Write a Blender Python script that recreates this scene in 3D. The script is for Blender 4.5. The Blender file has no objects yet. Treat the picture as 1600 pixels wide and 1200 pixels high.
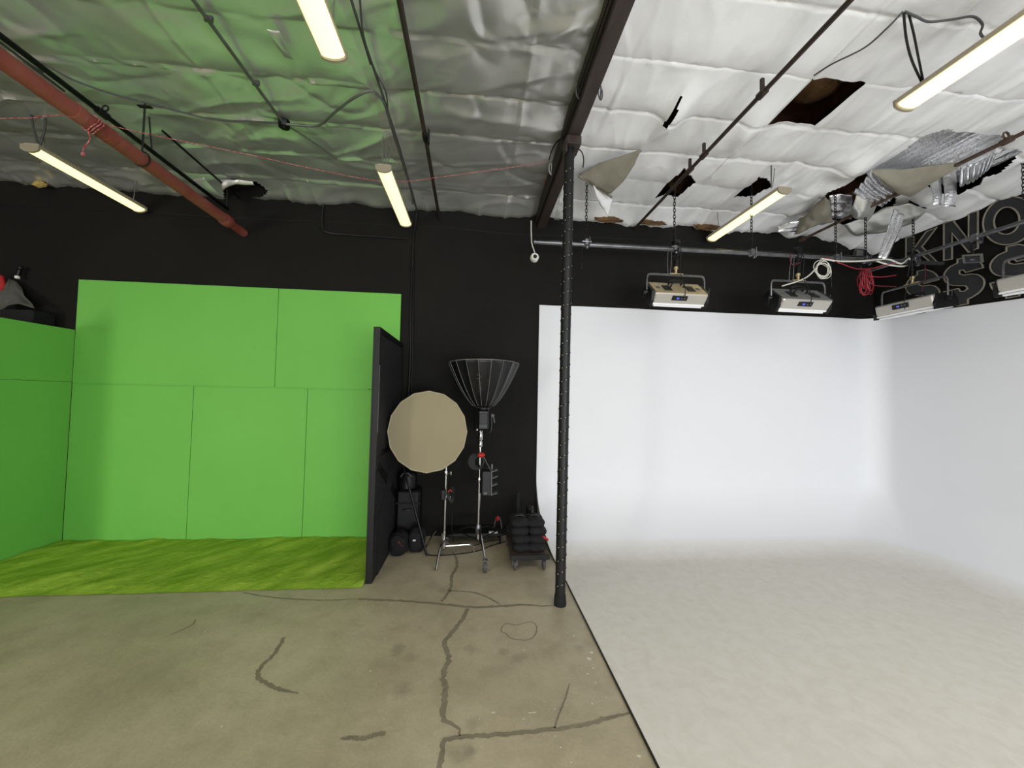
import bpy, math, random
from mathutils import Vector, Matrix, noise
random.seed(7)
PI = math.pi
scn = bpy.context.scene
COL = scn.collection
V = Vector

# ------------------------------------------------------------------ camera
FPX, EYE = 600.0, V((0, 0, 1.7))
_y = V((-58, -21, FPX)).normalized()
_z = V((.024, 1, 0)); _z = (_z - _y * _z.dot(_y)).normalized()
_x = _z.cross(_y)
if _x.x < 0: _x = -_x
def cam2world(c): return V((_x.dot(c), _y.dot(c), _z.dot(c)))
cd = bpy.data.cameras.new('camera'); cam = bpy.data.objects.new('camera', cd); COL.objects.link(cam)
cd.sensor_fit = 'HORIZONTAL'; cd.sensor_width = 36; cd.lens = 36 * FPX / 1600; cd.clip_start = .05; cd.clip_end = 200
r, u, f = cam2world(V((1, 0, 0))), cam2world(V((0, 1, 0))), cam2world(V((0, 0, 1)))
M = Matrix((r, u, -f)).transposed().to_4x4(); M.translation = EYE
cam.matrix_world = M
scn.camera = cam

# ------------------------------------------------------------------ light and exposure
scn.view_settings.view_transform = 'Standard'; scn.view_settings.look = 'None'
scn.view_settings.gamma = 1; scn.view_settings.use_curve_mapping = False
scn.view_settings.exposure = 0.0
w = bpy.data.worlds.new('world'); scn.world = w; w.use_nodes = True
w.node_tree.nodes['Background'].inputs[0].default_value = (.75, .87, 1, 1)
w.node_tree.nodes['Background'].inputs[1].default_value = 1.0
def area(name, loc, target, sx, sy, power, color):
    d = bpy.data.lights.new(name, 'AREA'); d.shape = 'RECTANGLE'; d.size = sx; d.size_y = sy; d.energy = power; d.color = color
    o = bpy.data.objects.new(name, d); COL.objects.link(o); o.location = loc
    o.rotation_euler = (V(target) - V(loc)).to_track_quat('-Z', 'Y').to_euler()
    return o
area('daylight_roller_door', (2.4, -4.9, 1.9), (2.4, 5, 1.75), 5.0, 3.2, 105, (.92, .96, 1))
area('ceiling_fill_light', (2.2, -4.9, .7), (2.6, .2, 4.1), 5.0, 1.1, 340, (.96, .98, 1))  # added uplight low in the doorway, brightens the ceiling
area('daylight_side_door', (-7.1, -4.9, 1.15), (-2.8, 4.8, 1.3), 1.1, 2.1, 215, (1, .98, .93))

for _x0 in (-5.2, -2.4, .0, 2.9, 4.3):  # unseen overhead fill lights behind the camera, added to brighten the floor
    for _y0 in (-3.2, -.2):
        area('overhead_fill_light', (_x0, _y0, 3.74), (_x0, _y0 + .001, 0), .3, 1.2, 22, (1, .95, .84))
# ------------------------------------------------------------------ pixel rays to real planes
def ray(px, py): return cam2world(V((px - 800, -(py - 600), FPX)))
def PY(px, py, y): d = ray(px, py); return EYE + d * (y / d.y)
def PZ(px, py, z=0.0): d = ray(px, py); return EYE + d * ((z - 1.7) / d.z)
def PX(px, py, x): d = ray(px, py); return EYE + d * (x / d.x)

# ------------------------------------------------------------------ materials
def rgb(r, g, b):
    f = lambda c: ((c / 255 + .055) / 1.055) ** 2.4 if c > 10 else c / 255 / 12.92
    return (f(r), f(g), f(b), 1)
def mat(name, col, rough=.6, metal=0, col2=None, nscale=4, bump=0, bscale=30, stretch=(1, 1, 1), emit=None, estr=0, spec=.4, detail=4, contrast=.25, rot=(0,0,0), crease=0, cscale=(2, 2, 2)):
    m = bpy.data.materials.new(name); m.use_nodes = True; nt = m.node_tree; N = nt.nodes; L = nt.links
    b = N['Principled BSDF']; b.inputs['Roughness'].default_value = rough; b.inputs['Metallic'].default_value = metal
    b.inputs['Base Color'].default_value = col; b.inputs['Specular IOR Level'].default_value = spec
    tc = N.new('ShaderNodeTexCoord'); mp = N.new('ShaderNodeMapping'); mp.inputs['Scale'].default_value = stretch; mp.inputs['Rotation'].default_value = rot
    if any(rot): mp.vector_type = 'TEXTURE'
    L.new(tc.outputs['Object'], mp.inputs['Vector'])
    if col2:
        n = N.new('ShaderNodeTexNoise'); n.inputs['Scale'].default_value = nscale; n.inputs['Detail'].default_value = detail
        cr = N.new('ShaderNodeValToRGB'); e = cr.color_ramp.elements
        e[0].position = .5 - contrast; e[0].color = col; e[1].position = .5 + contrast; e[1].color = col2
        L.new(mp.outputs[0], n.inputs['Vector']); L.new(n.outputs['Fac'], cr.inputs[0]); L.new(cr.outputs[0], b.inputs['Base Color'])
    if bump:
        n2 = N.new('ShaderNodeTexNoise'); n2.inputs['Scale'].default_value = bscale; n2.inputs['Detail'].default_value = detail
        bp = N.new('ShaderNodeBump'); bp.inputs['Strength'].default_value = bump; bp.inputs['Distance'].default_value = .02
        L.new(mp.outputs[0], n2.inputs['Vector']); L.new(n2.outputs['Fac'], bp.inputs['Height']); L.new(bp.outputs[0], b.inputs['Normal'])
        if crease:
            m2 = N.new('ShaderNodeMapping'); m2.inputs['Scale'].default_value = cscale; L.new(tc.outputs['Object'], m2.inputs['Vector'])
            n4 = N.new('ShaderNodeTexNoise'); n4.noise_type = 'RIDGED_MULTIFRACTAL'; n4.inputs['Scale'].default_value = 1; n4.inputs['Detail'].default_value = 3; n4.inputs['Distortion'].default_value = .5
            b4 = N.new('ShaderNodeBump'); b4.inputs['Strength'].default_value = crease; b4.inputs['Distance'].default_value = .02
            L.new(m2.outputs[0], n4.inputs['Vector']); L.new(n4.outputs['Fac'], b4.inputs['Height']); L.new(bp.outputs[0], b4.inputs['Normal']); L.new(b4.outputs[0], b.inputs['Normal'])
    if emit:
        b.inputs['Emission Color'].default_value = emit; b.inputs['Emission Strength'].default_value = estr
    return m

def concrete():
    m = bpy.data.materials.new('concrete'); m.use_nodes = True; nt = m.node_tree; N = nt.nodes; L = nt.links
    b = N['Principled BSDF']; tc = N.new('ShaderNodeTexCoord')
    def nz(scale, det, vec=None, rough=.5):
        n = N.new('ShaderNodeTexNoise'); n.inputs['Scale'].default_value = scale; n.inputs['Detail'].default_value = det; n.inputs['Roughness'].default_value = rough
        L.new(vec or tc.outputs['Object'], n.inputs['Vector']); return n.outputs['Fac']
    def ramp(fac, stops):
        c = N.new('ShaderNodeValToRGB'); c.color_ramp.elements[0].position = stops[0][0]; c.color_ramp.elements[0].color = stops[0][1]
        c.color_ramp.elements[1].position = stops[-1][0]; c.color_ramp.elements[1].color = stops[-1][1]
        for p, k in stops[1:-1]: e = c.color_ramp.elements.new(p); e.color = k
        L.new(fac, c.inputs[0]); return c.outputs[0]
    def mix(a, bb, fac, mode='MIX'):
        x = N.new('ShaderNodeMix'); x.data_type = 'RGBA'; x.blend_type = mode
        if isinstance(fac, float): x.inputs[0].default_value = fac
        else: L.new(fac, x.inputs[0])
        L.new(a, x.inputs[6]); L.new(bb, x.inputs[7]); return x.outputs[2]
    base = ramp(nz(.9, 8, rough=.6), [(.3, rgb(150, 141, 117)), (.5, rgb(168, 158, 133)), (.72, rgb(182, 173, 149))])
    mid = ramp(nz(5, 10, rough=.65), [(.3, (.72, .71, .68, 1)), (.55, (1, 1, 1, 1)), (.75, (1.0, 1.0, 1.0, 1))])
    fine = ramp(nz(60, 6, rough=.7), [(.25, (.78, .78, .78, 1)), (.6, (1, 1, 1, 1))])
    c = mix(base, mid, .55, 'MULTIPLY'); c = mix(c, fine, .6, 'MULTIPLY')
    # small white paint splatter
    vo = N.new('ShaderNodeTexVoronoi'); vo.inputs['Scale'].default_value = 9; vo.inputs['Randomness'].default_value = 1
    L.new(tc.outputs['Object'], vo.inputs['Vector'])
    lt = N.new('ShaderNodeMath'); lt.operation = 'LESS_THAN'; lt.inputs[1].default_value = .045; L.new(vo.outputs['Distance'], lt.inputs[0])
    g = N.new('ShaderNodeMath'); g.operation = 'GREATER_THAN'; g.inputs[1].default_value = .56; L.new(nz(1.1, 2), g.inputs[0])
    mm = N.new('ShaderNodeMath'); mm.operation = 'MULTIPLY'; L.new(lt.outputs[0], mm.inputs[0]); L.new(g.outputs[0], mm.inputs[1])
    geo = N.new('ShaderNodeNewGeometry'); dn = N.new('ShaderNodeTexNoise'); dn.inputs['Scale'].default_value = 16; dn.inputs['Detail'].default_value = 5; L.new(tc.outputs['Object'], dn.inputs['Vector'])
    for (sx, sy, sr, sa) in ((622, 1016, .10, .34), (642, 1026, .08, .22), (735, 1015, .07, .3), (786, 1019, .06, .3), (812, 1028, .09, .34), (718, 1178, .10, .3), (740, 1130, .07, .25), (905, 1013, .06, .25), (628, 1078, .09, .3), (690, 923, .07, .25), (735, 1172, .05, .3), (400, 960, .3, .14), (250, 1050, .5, .12), (905, 965, .12, .12)):
        c0 = PZ(sx, sy, 0); vd = N.new('ShaderNodeVectorMath'); vd.operation = 'DISTANCE'; L.new(geo.outputs['Position'], vd.inputs[0]); vd.inputs[1].default_value = c0
        ad = N.new('ShaderNodeMath'); ad.operation = 'MULTIPLY_ADD'; L.new(dn.outputs['Fac'], ad.inputs[0]); ad.inputs[1].default_value = sr * 1.1; L.new(vd.outputs['Value'], ad.inputs[2])
        mr = N.new('ShaderNodeMapRange'); mr.inputs[1].default_value = sr * .75; mr.inputs[2].default_value = sr * 1.35; mr.inputs[3].default_value = sa; mr.inputs[4].default_value = 0; L.new(ad.outputs[0], mr.inputs[0])
        dk = N.new('ShaderNodeRGB'); dk.outputs[0].default_value = rgb(84, 78, 62); c = mix(c, dk.outputs[0], mr.outputs[0])
    wh = N.new('ShaderNodeRGB'); wh.outputs[0].default_value = rgb(205, 200, 185)
    c = mix(c, wh.outputs[0], mm.outputs[0])
    L.new(c, b.inputs['Base Color'])
    rr = ramp(nz(2.2, 5), [(.3, (.42,)*3 + (1,)), (.7, (.62,)*3 + (1,))]); L.new(rr, b.inputs['Roughness'])
    bp = N.new('ShaderNodeBump'); bp.inputs['Strength'].default_value = .25; bp.inputs['Distance'].default_value = .01
    L.new(nz(25, 8, rough=.6), bp.inputs['Height']); L.new(bp.outputs[0], b.inputs['Normal'])
    return m

def cyc_paint():
    m = bpy.data.materials.new('white_cove_paint'); m.use_nodes = True; nt = m.node_tree; N = nt.nodes; L = nt.links
    b = N['Principled BSDF']; tc = N.new('ShaderNodeTexCoord'); b.inputs['Roughness'].default_value = .55; b.inputs['Specular IOR Level'].default_value = .3
    sep = N.new('ShaderNodeSeparateXYZ'); L.new(tc.outputs['Object'], sep.inputs[0])
    # scuffs: only where people walk, i.e. low on the cove
    mr = N.new('ShaderNodeMapRange'); mr.inputs[1].default_value = 0.0; mr.inputs[2].default_value = .12; mr.inputs[3].default_value = 1; mr.inputs[4].default_value = 0
    L.new(sep.outputs[2], mr.inputs[0])
    mp = N.new('ShaderNodeMapping'); mp.inputs['Scale'].default_value = (1, 1, 1); L.new(tc.outputs['Object'], mp.inputs[0])
    n = N.new('ShaderNodeTexNoise'); n.inputs['Scale'].default_value = 11; n.inputs['Detail'].default_value = 11; n.inputs['Roughness'].default_value = .68; n.inputs['Distortion'].default_value = .6
    L.new(mp.outputs[0], n.inputs['Vector'])
    cr = N.new('ShaderNodeValToRGB'); cr.color_ramp.elements[0].position = .30; cr.color_ramp.elements[0].color = (1, 1, 1, 1)
    cr.color_ramp.elements[1].position = .60; cr.color_ramp.elements[1].color = (0, 0, 0, 1); L.new(n.outputs['Fac'], cr.inputs[0])
    mu = N.new('ShaderNodeMath'); mu.operation = 'MULTIPLY'; L.new(cr.outputs[0], mu.inputs[0]); L.new(mr.outputs[0], mu.inputs[1])
    mu2 = N.new('ShaderNodeMath'); mu2.operation = 'MULTIPLY'; mu2.inputs[1].default_value = .30; L.new(mu.outputs[0], mu2.inputs[0])
    base = N.new('ShaderNodeMix'); base.data_type = 'RGBA'; base.inputs[6].default_value = rgb(219, 220, 224); base.inputs[7].default_value = rgb(203, 200, 191)
    L.new(mr.outputs[0], base.inputs[0])
    x = N.new('ShaderNodeMix'); x.data_type = 'RGBA'; L.new(mu2.outputs[0], x.inputs[0]); L.new(base.outputs[2], x.inputs[6]); x.inputs[7].default_value = rgb(165, 158, 143)
    L.new(x.outputs[2], b.inputs['Base Color'])
    bp = N.new('ShaderNodeBump'); bp.inputs['Strength'].default_value = .12; bp.inputs['Distance'].default_value = .01
    n3 = N.new('ShaderNodeTexNoise'); n3.inputs['Scale'].default_value = 14; n3.inputs['Detail'].default_value = 5; L.new(tc.outputs['Object'], n3.inputs['Vector'])
    L.new(n3.outputs['Fac'], bp.inputs['Height']); L.new(bp.outputs[0], b.inputs['Normal'])
    return m

MT = {
 'concrete': concrete(), 'cyc': cyc_paint(),
 'crack': mat('crack_filler', rgb(108, 101, 84), .7, col2=rgb(130, 122, 102), nscale=9, bump=.2),
 'stain': mat('dark_floor_stain', rgb(128, 120, 100), .6, col2=rgb(146, 137, 114), nscale=14),
 'splat': mat('paint_splatter', rgb(200, 196, 182), .6),
 'blackwall': mat('black_wall_paint', rgb(25, 24, 21), .75, col2=rgb(20, 19, 18), nscale=1.3, bump=.15, bscale=60, spec=.16),
 'darkwall': mat('dark_grey_wall', rgb(90, 88, 84), .8, col2=rgb(78, 76, 72), nscale=2),
 'black': mat('black_paint', rgb(13, 13, 14), .5, col2=rgb(9, 9, 10), nscale=6),
 'blackcloth': mat('black_cloth', rgb(19, 19, 21), .85, col2=rgb(13, 13, 15), nscale=12, bump=.5, bscale=50),
 'blackmetal': mat('black_metal', rgb(17, 17, 18), .38, .3, col2=rgb(12, 12, 13), nscale=9),
 'blackplastic': mat('black_plastic', rgb(12, 12, 13), .42, col2=rgb(8, 8, 9), nscale=9),
 'green': mat('chroma_green_paint', rgb(112, 184, 80), .6, col2=rgb(106, 178, 74), nscale=1.2, bump=.04, bscale=40, spec=.3),
 'seam': mat('panel_joint', rgb(52, 128, 42), .8),
 'greencarpet': mat('chroma_green_carpet', rgb(124, 160, 44), .95, col2=rgb(164, 192, 72), nscale=5, bump=.9, bscale=70, stretch=(2.6, .8, 1), rot=(0, 0, 1.0), detail=9, contrast=.16, spec=.1),
 'foil': mat('silver_foil', rgb(230, 230, 224), .33, .7, col2=rgb(206, 206, 202), nscale=2, bump=.2, bscale=6, detail=6, crease=1.0, cscale=(1.7, 2.4, 1)),
 'whitefoil': mat('white_faced_foil', rgb(244, 244, 246), .38, .08, col2=rgb(236, 236, 236), nscale=1.5, bump=.22, bscale=9, detail=6, crease=1.0, cscale=(2.8, 1.2, 1)),
 'shiny': mat('bubble_foil', rgb(236, 237, 240), .24, .9, bump=.35, bscale=45),
 'kraft': mat('kraft_backing', rgb(140, 136, 123), .7, .1, col2=rgb(116, 111, 97), nscale=5, bump=.3, bscale=12),
 'greyback': mat('grey_backing', rgb(120, 120, 118), .6, .2, col2=rgb(98, 98, 96), nscale=3, bump=.3),
 'deck': mat('roof_timber', rgb(118, 76, 54), .8, col2=rgb(80, 52, 38), nscale=3, stretch=(1, 6, 1), bump=.4),
 'insul': mat('brown_insulation', rgb(120, 92, 58), .95, col2=rgb(70, 50, 32), nscale=9, bump=1, bscale=30),
 'yellow': mat('yellow_insulation', rgb(196, 170, 95), .9, col2=rgb(150, 125, 70), nscale=20, bump=1),
 'beam': mat('brown_painted_steel', rgb(72, 62, 58), .5, .2, col2=rgb(54, 46, 42), nscale=5, stretch=(4, .6, 1), bump=.15),
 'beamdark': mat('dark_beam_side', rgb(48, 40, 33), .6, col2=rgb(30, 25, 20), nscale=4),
 'brownpipe': mat('brown_pipe', rgb(66, 54, 48), .5, .3, col2=rgb(46, 38, 33), nscale=8),
 'rust': mat('rusty_pipe', rgb(105, 88, 76), .55, .4, col2=rgb(70, 50, 40), nscale=14),
 'red': mat('red_pipe_paint', rgb(146, 84, 72), .55, col2=rgb(120, 52, 44), nscale=4, contrast=.2, bump=.1),
 'redbright': mat('red_cloth', rgb(170, 35, 35), .7),
 'redrope': mat('red_rope', rgb(150, 45, 55), .8, col2=rgb(190, 130, 125), nscale=60, contrast=.05),
 'redcable': mat('red_cable', rgb(140, 24, 40), .5),
 'pinkcable': mat('dark_red_cable', rgb(95, 25, 40), .5),
 'greyconduit': mat('grey_conduit', rgb(120, 122, 116), .4, .6, col2=rgb(96, 98, 92), nscale=9),
 'greycable': mat('grey_cable', rgb(72, 72, 72), .6),
 'wire': mat('steel_wire', rgb(130, 130, 125), .4, .7),
 'chrome': mat('chrome', rgb(200, 200, 198), .18, 1),
 'steel': mat('galvanised_steel', rgb(125, 125, 128), .32, .85, col2=rgb(92, 92, 94), nscale=14),
 'whitecable': mat('white_cable', rgb(205, 203, 192), .5),
 'whiteplastic': mat('white_plastic', rgb(220, 220, 215), .4),
 'cream': mat('cream_label', rgb(228, 226, 215), .6),
 'lens': mat('glowing_lens', rgb(250, 245, 200), .4, emit=(1, .93, .46, 1), estr=1.3),
 'housing': mat('lamp_housing', rgb(188, 176, 150), .5, col2=rgb(168, 156, 132), nscale=6),
 'lampcap': mat('lamp_end_cap', rgb(150, 140, 120), .5),
 'diffcloth': mat('cream_diffusion_cloth', rgb(140, 131, 105), .85, col2=rgb(132, 123, 98), nscale=1.5, bump=.15, bscale=5),
 'rim': mat('softbox_rim', rgb(158, 150, 126), .7),
 'sheen': mat('black_softbox_skin', rgb(15, 15, 17), .4, col2=rgb(10, 10, 12), nscale=3),
 'piping': mat('grey_piping', rgb(98, 96, 94), .5),
 'greyprint': mat('grey_print', rgb(88, 88, 90), .6),
 'letterface': mat('charcoal_letter_paint', rgb(50, 51, 53), .6, col2=rgb(38, 39, 41), nscale=5),
 'letteredge': mat('cream_letter_outline', rgb(146, 140, 124), .6, col2=rgb(124, 118, 104), nscale=12),
 'ledback': mat('gold_grey_panel', rgb(186, 168, 130), .4, .4, col2=rgb(170, 152, 118), nscale=4),
 'ledbody': mat('brushed_silver', rgb(190, 186, 178), .35, .5),
 'leddiff': mat('white_diffuser', rgb(235, 236, 238), .5),
 'blue': mat('blue_display', rgb(60, 70, 200), .4, emit=(.15, .2, .9, 1), estr=.5),
 'rubber': mat('grey_rubber', rgb(70, 68, 66), .7),
 'wood': mat('ply_board', rgb(80, 70, 60), .7, col2=rgb(60, 52, 44), nscale=6),
 'greycloth': mat('grey_cloth', rgb(92, 92, 86), .9, col2=rgb(74, 74, 70), nscale=5, bump=.5, bscale=12),
 'orange': mat('orange_tape', rgb(215, 95, 50), .6),
 'sky': mat('daylight_gap', rgb(240, 240, 235), .5, emit=(1, 1, .97, 1), estr=1.5),
 'paper': mat('paper_tag', rgb(205, 205, 205), .7),
}

# ------------------------------------------------------------------ mesh helpers
ORG = {}
class MB:
    def __init__(s): s.v = []; s.f = []; s.mi = []; s.m = 0; s.X = None
    def add(s, vs, fs):
        b = len(s.v)
        if s.X is not None: vs = [s.X @ V(p) for p in vs]
        s.v += [V(p) for p in vs]; s.f += [tuple(b + i for i in q) for q in fs]; s.mi += [s.m] * len(fs); return s
    def box(s, a, b, bev=0):
        (x0, y0, z0), (x1, y1, z1) = [tuple(map(min, zip(a, b))), tuple(map(max, zip(a, b)))]
        if bev <= 0:
            vs = [(x, y, z) for x in (x0, x1) for y in (y0, y1) for z in (z0, z1)]
            return s.add(vs, [(0, 1, 3, 2), (4, 6, 7, 5), (0, 4, 5, 1), (2, 3, 7, 6), (0, 2, 6, 4), (1, 5, 7, 3)])
        # chamfered along z-section
        q = [(x0 + bev, y0), (x1 - bev, y0), (x1, y0 + bev), (x1, y1 - bev), (x1 - bev, y1), (x0 + bev, y1), (x0, y1 - bev), (x0, y0 + bev)]
        c = V(((x0 + x1) / 2, (y0 + y1) / 2)); sx = 1 - 2 * bev / max(x1 - x0, 1e-6); sy = 1 - 2 * bev / max(y1 - y0, 1e-6)
        q2 = [(c.x + (x - c.x) * sx, c.y + (y - c.y) * sy) for x, y in q]
        vs = []
        for z, qq in ((z0, q2), (z0 + bev, q), (z1 - bev, q), (z1, q2)): vs += [(x, y, z) for x, y in qq]
        fs = [tuple(range(7, -1, -1)), tuple(range(24, 32))]
        for k in range(3):
            for i in range(8): fs.append((k * 8 + i, k * 8 + (i + 1) % 8, k * 8 + 8 + (i + 1) % 8, k * 8 + 8 + i))
        return s.add(vs, fs)
    def tube(s, pts, r, seg=8, closed=False, caps=True):
        P = [V(p) for p in pts]; n = len(P); R = r if isinstance(r, (list, tuple)) else [r] * n
        vs = []; prev = None
        for i in range(n):
            if closed: t = P[(i + 1) % n] - P[i - 1]
            else: t = P[min(i + 1, n - 1)] - P[max(i - 1, 0)]
            if t.length < 1e-9: t = V((0, 0, 1))
            t.normalize()
            if prev is None: a = t.orthogonal().normalized()
            else:
                a = prev - t * prev.dot(t)
                if a.length < 1e-6: a = t.orthogonal()
                a.normalize()
            prev = a; b = t.cross(a)
            for k in range(seg):
                an = 2 * PI * k / seg; vs.append(P[i] + (a * math.cos(an) + b * math.sin(an)) * R[i])
        fs = []
        for i in range(n if closed else n - 1):
            j = (i + 1) % n
            for k in range(seg): fs.append((i * seg + k, i * seg + (k + 1) % seg, j * seg + (k + 1) % seg, j * seg + k))
        if caps and not closed: fs.append(tuple(range(seg - 1, -1, -1))); fs.append(tuple((n - 1) * seg + k for k in range(seg)))
        return s.add(vs, fs)
    def lathe(s, prof, c=(0, 0, 0), seg=24, axis='Z', capa=True, capb=True):
        vs = []; c = V(c)
        for (rr, z) in prof:
            for k in range(seg):
                a = 2 * PI * k / seg; x, y = rr * math.cos(a), rr * math.sin(a)
                vs.append(c + {'Z': V((x, y, z)), 'Y': V((x, z, y)), 'X': V((z, x, y))}[axis])
        fs = []
        for i in range(len(prof) - 1):
            for k in range(seg): fs.append((i * seg + k, i * seg + (k + 1) % seg, (i + 1) * seg + (k + 1) % seg, (i + 1) * seg + k))
        if capa: fs.append(tuple(range(seg - 1, -1, -1)))
        if capb: fs.append(tuple((len(prof) - 1) * seg + k for k in range(seg)))
        return s.add(vs, fs)
    def grid(s, fn, nu, nv):
        vs = [fn(i / nu, j / nv) for j in range(nv + 1) for i in range(nu + 1)]
        return s.add(vs, [(j * (nu + 1) + i, j * (nu + 1) + i + 1, (j + 1) * (nu + 1) + i + 1, (j + 1) * (nu + 1) + i) for j in range(nv) for i in range(nu)])
    def ball(s, c, rad, nu=14, nv=9, fn=None):
        c = V(c); rx, ry, rz = rad if isinstance(rad, (tuple, list)) else (rad,) * 3
        def g(u, v):
            a = 2 * PI * u; b = PI * (v * .98 + .01); p = V((math.cos(a) * math.sin(b), math.sin(a) * math.sin(b), math.cos(b)))
            if fn: p = fn(p)
            return c + V((p.x * rx, p.y * ry, p.z * rz))
        return s.grid(g, nu, nv)
    def prism(s, pts, d):
        P = [V(p) for p in pts]; n = len(P); d = V(d)
        return s.add(P + [p + d for p in P], [tuple(range(n)), tuple(range(2 * n - 1, n - 1, -1))] + [(i, (i + 1) % n, n + (i + 1) % n, n + i) for i in range(n)])
    def build(s, name, mats, parent=None, smooth=True, origin=None, solid=0, bevel=0, sharp=40):
        if not isinstance(mats, (list, tuple)): mats = [mats]
        if parent is not None: off = ORG[parent.name]
        elif origin is not None: off = V(origin)
        else:
            xs = [p.x for p in s.v]; ys = [p.y for p in s.v]; zs = [p.z for p in s.v]
            off = V(((min(xs) + max(xs)) / 2, (min(ys) + max(ys)) / 2, min(zs)))
        me = bpy.data.meshes.new(name); me.from_pydata([p - off for p in s.v], [], s.f)
        for m in mats: me.materials.append(MT[m])
        for p, k in zip(me.polygons, s.mi): p.material_index = k; p.use_smooth = smooth
        if smooth:
            try: me.set_sharp_from_angle(angle=math.radians(sharp))
            except Exception: pass
        me.update()
        o = bpy.data.objects.new(name, me); COL.objects.link(o)
        if parent is not None: o.parent = parent; ORG[o.name] = off
        else: o.location = off; ORG[o.name] = off
        if solid: md = o.modifiers.new('thickness', 'SOLIDIFY'); md.thickness = solid; md.offset = 0
        if bevel: md = o.modifiers.new('bevel', 'BEVEL'); md.width = bevel; md.segments = 2; md.limit_method = 'ANGLE'
        return o
def tag(o, label, cat, group=None):
    o['label'] = label; o['category'] = cat
    if group: o['group'] = group
    return o
def thing(name, label, cat, loc=(0, 0, 0), group=None):
    o = bpy.data.objects.new(name, None); o.empty_display_size = .1; COL.objects.link(o); o.location = loc; ORG[o.name] = V(loc)
    return tag(o, label, cat, group)
def struct(o): o['kind'] = 'structure'; return o
def dup(root, loc, rotz, label, local_parent=None):
    r = root.copy(); COL.objects.link(r); r.location = loc; r.rotation_euler = (0, 0, rotz); r['label'] = label
    for ch in list(root.children):
        c = ch.copy(); COL.objects.link(c); c.parent = r
        for g in list(ch.children):
            d = g.copy(); COL.objects.link(d); d.parent = c
    return r
def spline(P, n=10):
    P = [V(p) for p in P]; Q = [P[0]] + P + [P[-1]]; out = []
    for i in range(1, len(Q) - 2):
        a, b, c, d = Q[i - 1:i + 3]
        for k in range(n):
            t = k / n; out.append(.5 * ((2 * b) + (c - a) * t + (2 * a - 5 * b + 4 * c - d) * t * t + (3 * b - a - 3 * c + d) * t ** 3))
    out.append(P[-1]); return out
def resample(P, n):
    P = [V(p) for p in P]; L = [0]
    for a, b in zip(P, P[1:]): L.append(L[-1] + (b - a).length)
    out = []
    for k in range(n + 1):
        t = L[-1] * k / n; i = 0
        while i < len(L) - 2 and L[i + 1] < t: i += 1
        d = L[i + 1] - L[i]; out.append(P[i].lerp(P[i + 1], (t - L[i]) / d if d else 0))
    return out
def inpoly(x, y, P):
    c = False; j = len(P) - 1
    for i in range(len(P)):
        if (P[i][1] > y) != (P[j][1] > y) and x < (P[j][0] - P[i][0]) * (y - P[i][1]) / (P[j][1] - P[i][1]) + P[i][0]: c = not c
        j = i
    return c

YW = 4.79          # painted face of the sets; the black wall stands just behind
YB = 4.815
XR = 5.483
ZC = 4.12
# ------------------------------------------------------------------ floor
b = MB(); b.box((-9, -5, -.1), (6, 4.95, 0)); 
def ribbon(b, px, w, h=.0012, sub=7, jit=.25, taper=True):
    P = resample(spline([PZ(x, y, 0) for x, y in px], 6), max(6, int(sub * len(px))))
    vs = []; n = len(P)
    for i, p in enumerate(P):
        t = (P[min(i + 1, n - 1)] - P[max(i - 1, 0)]).normalized(); s_ = V((-t.y, t.x, 0))
        q = noise.noise(V((i * .7, px[0][0], 0))); q2 = noise.noise(V((i * 1.3, px[0][1], 5)))
        ww = w * (1 + jit * 2 * q) * (min(1, 4 * (1 - i / n) + .25) if taper else 1)
        c = p + s_ * q2 * w * .5
        vs += [V((*(c - s_ * ww / 2).xy, h)), V((*(c + s_ * ww / 2).xy, h))]
    b.add(vs, [(2 * i, 2 * i + 1, 2 * i + 3, 2 * i + 2) for i in range(n - 1)])
b.m = 1
ribbon(b, [(731, 951), (722, 968), (705, 990), (694, 1006), (702, 1028), (693, 1052), (696, 1080), (692, 1122), (712, 1134), (719, 1150)], .034)
ribbon(b, [(1000, 1110), (960, 1120), (900, 1135), (840, 1142), (780, 1148), (718, 1152), (694, 1158), (690, 1180), (686, 1202)][::-1], .026)
ribbon(b, [(560, 936), (640, 940), (690, 944), (740, 949), (790, 947), (815, 945), (850, 947), (868, 946)], .030)
ribbon(b, [(690, 940), (704, 920), (706, 900), (714, 885), (712, 870), (706, 862)], .028)
ribbon(b, [(702, 923), (740, 926), (765, 935), (783, 946)], .018)
ribbon(b, [(444, 996), (430, 1020), (410, 1040), (402, 1056), (412, 1066), (440, 1078), (466, 1084)], .026)
ribbon(b, [(532, 1154), (550, 1153), (570, 1154), (590, 1147), (602, 1147)][::-1], .026)
ribbon(b, [(866, 1138), (872, 1120), (882, 1095), (890, 1068)], .010)
ribbon(b, [(380, 926), (430, 934), (500, 938), (562, 936)], .014)
ribbon(b, [(266, 992), (285, 984), (302, 975), (305, 968)], .012)
ribbon(b, [(785, 978), (793, 974), (806, 977), (828, 972), (838, 978), (836, 992), (824, 1000), (800, 998), (790, 990), (783, 986), (785, 978)], .008, taper=False)
b.m = 3
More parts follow.
